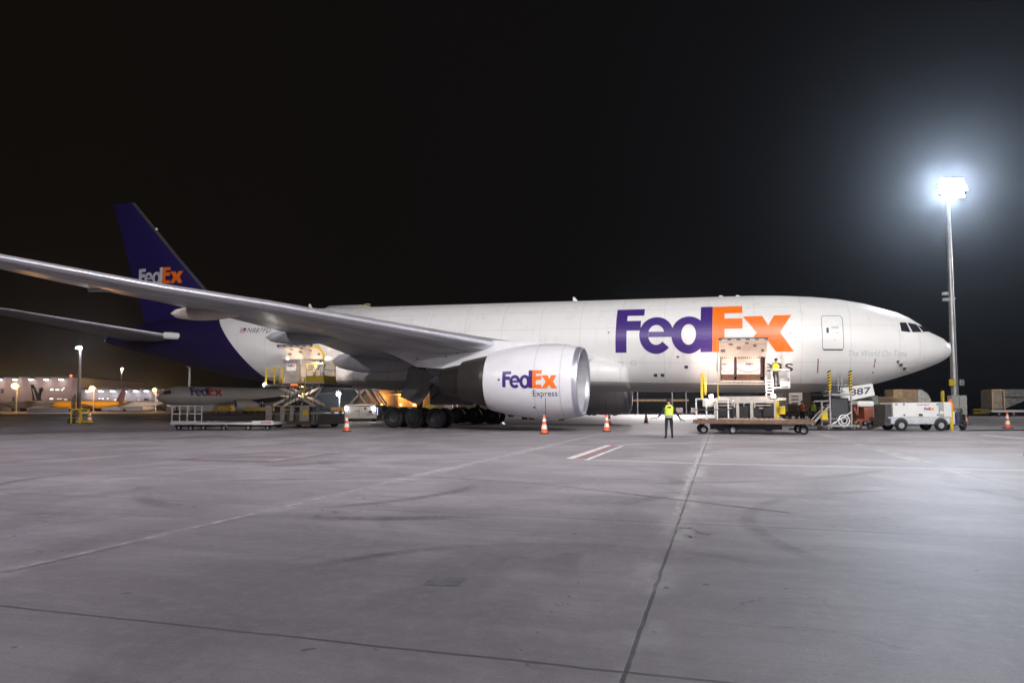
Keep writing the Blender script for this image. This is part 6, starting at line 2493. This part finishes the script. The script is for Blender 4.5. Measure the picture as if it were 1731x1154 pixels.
# under the wing: yellow tractor with containers, trailers
t = thing('tow_tractor', 'yellow tow tractor with red tail lights under the aircraft, before the warehouse', 'tractor', (pxx(725, 96), 96, 0))
q = MB()
q.box((0, 0, .75), (1.5, 2.4, .7), bev=.08)
q.box((.1, .2, 1.45), (1.1, 1.4, .8), bev=.08)
q.box((.45, .2, 2.05), (.5, 1.0, .5), bev=.08)
q.build('body', YEL, t)
for x_ in (-.45, .1, .4):
    MB().sph((x_ + .5, -1.23, .62), .08).build('tail_light', REDLIT, t)
for x_ in (-.55, .55):
    roller_wheel((x_, -.8, .35), .35, .25, t)
for i, (u, w_, lb) in enumerate(((731, 1.1, 'left of two pale containers on a dolly under the wing'), (754, 1.3, 'right of two pale containers on a dolly under the wing'))):
    t = thing('cargo_container', lb, 'container', (pxx(u, 98) + .3, 98, 0), 0)
    MB().box((0, 0, 1.25), (w_, 1.4, 1.2), bev=.04).build('container_body', GRYF, t)
    q = MB()
    q.box((0, -.72, 1.4), (w_ * .6, .03, .3))
    q.build('label_board', WHITE, t)
    MB().box((0, 0, .55), (w_ + .2, 1.5, .16)).build('dolly_deck', DARKG, t)
    for x_ in (-.4, .4):
        roller_wheel((x_, -.6, .24), .24, .15, t)
for u, D, w_, m_, lb in ((571, 125, 2.0, YELF, 'yellow box trailer between the aft loader and the white loader'), (352, 128, 3.2, WHITEF, 'white van under the nose end of the grey freighter'), (380, 128, 3.4, YELF, 'orange lit yellow van under the grey freighter'), (440, 128, 4.8, YELF, 'yellow box truck left of the aft loader'), (690, 112, 3.6, YELF, 'yellow flat trailer above the main wheels')):
    t = thing('parked_van' if 'van' in lb else 'box_trailer', lb, 'van' if 'van' in lb else 'trailer', (pxx(u, D), D, 0))
    q = MB()
    q.box((0, 0, .95), (w_, 1.8, .75), bev=.08)
    if 'van' in lb:
        q.box((.3, 0, 1.45), (w_ * .7, 1.7, .5), bev=.12)
    q.build('body', m_, t)
    q = MB()
    q.box((0, -.92, 1.15), (w_ * .5, .03, .25))
    q.build('side_stripe', WHITEF, t)
    for x_ in (-w_ * .32, w_ * .32):
        roller_wheel((x_, -.8, .32), .32, .22, t)
t = thing('concrete_barrier', 'long dark concrete barrier in front of the far left jets', 'barrier', (pxx(84, 168), 168, 0))
q = MB()
q.box((0, 0, .55), (9.5, .5, 1.1), bev=.08)
q.box((0, 0, .1), (9.5, .8, .2))
q.build('barrier_body', DARKG, t)

# out of frame: the masts whose floodlights light this stand, some added as fill
light_mast(MAST_FRONT[0], MAST_FRONT[1] - .6, MAST_FRONT[2] + .3, 'floodlight mast on the near side of the stand', 5, BIG, .3, 'floodlight masts outside the photo', aim=1)
light_mast(MAST_FAR[0] + .6, MAST_FAR[1], MAST_FAR[2] + .3, 'floodlight mast far to the right of the stand', 5, BIG, .3, 'floodlight masts outside the photo', aim=1)
light_mast(MAST_SIDE[0], MAST_SIDE[1] + .6, MAST_SIDE[2] + .3, 'floodlight mast to the right of the stand', 5, BIG, .3, 'floodlight masts outside the photo', aim=-1)
light_mast(MAST_LEFT[0], MAST_LEFT[1] - .6, MAST_LEFT[2] + .3, 'floodlight mast to the left of the stand', 5, BIG, .3, 'floodlight masts outside the photo', aim=1)
light_mast(FILL_BACK[0], FILL_BACK[1] - .6, FILL_BACK[2] + .3, 'added fill light mast for the foreground, behind the photographer', 5, BIG, .3, 'floodlight masts outside the photo', aim=1)
light_mast(MAST_WEST[0], MAST_WEST[1] - .6, MAST_WEST[2] + .3, 'floodlight mast at the left end of the stand', 5, BIG, .3, 'floodlight masts outside the photo', aim=1)
lamp('hangar_wash', 'SPOT', (-215.0, 258.0, 16.0), 32000, (1.0, .70, .58), .5, (-225, 305, 4), 130, .8)  # warm wash added to brighten the tall hangar wall
lamp('hangar_wash', 'SPOT', (-150.0, 268.0, 16.0), 24000, (1.0, .80, .75), .5, (-155, 311, 3), 130, .8)  # same added wash for the low hangar wall
for x_, y_, lb in ((-215, 258.5, 'added mast for the wall wash between the far jets and the tall hangar'), (-150, 268.5, 'added mast for the wall wash between the far jets and the low hangar')):
    light_mast(x_, y_, 16.2, lb, 2, GREYP, .18, None, aim=1)  # masts added to carry the hangar wash
light_mast(FILL_REAR[0], FILL_REAR[1] - .6, FILL_REAR[2] + .3, 'added fill light mast for the fuselage, behind the photographer on the right', 5, BIG, .3, 'floodlight masts outside the photo', aim=1)


# ------------------------------------------------------------------ haze added so the lamps get halos, over the whole airfield
hz = MB()
hz.box((0, 690, 32), (1840, 1560, 66))
hm = bpy.data.materials.new('halo_haze')
hm.use_nodes = True
hn = hm.node_tree
for n_ in list(hn.nodes):
    if n_.type != 'OUTPUT_MATERIAL':
        hn.nodes.remove(n_)
pv = hn.nodes.new('ShaderNodeVolumePrincipled')
pv.inputs['Color'].default_value = (0.82, 0.89, 1.0, 1)
pv.inputs['Density'].default_value = 0.0003
pv.inputs['Anisotropy'].default_value = 0.91
hn.links.new(pv.outputs[0], [n_ for n_ in hn.nodes if n_.type == 'OUTPUT_MATERIAL'][0].inputs['Volume'])
tag(hz.build('haze', hm), kind='stuff')
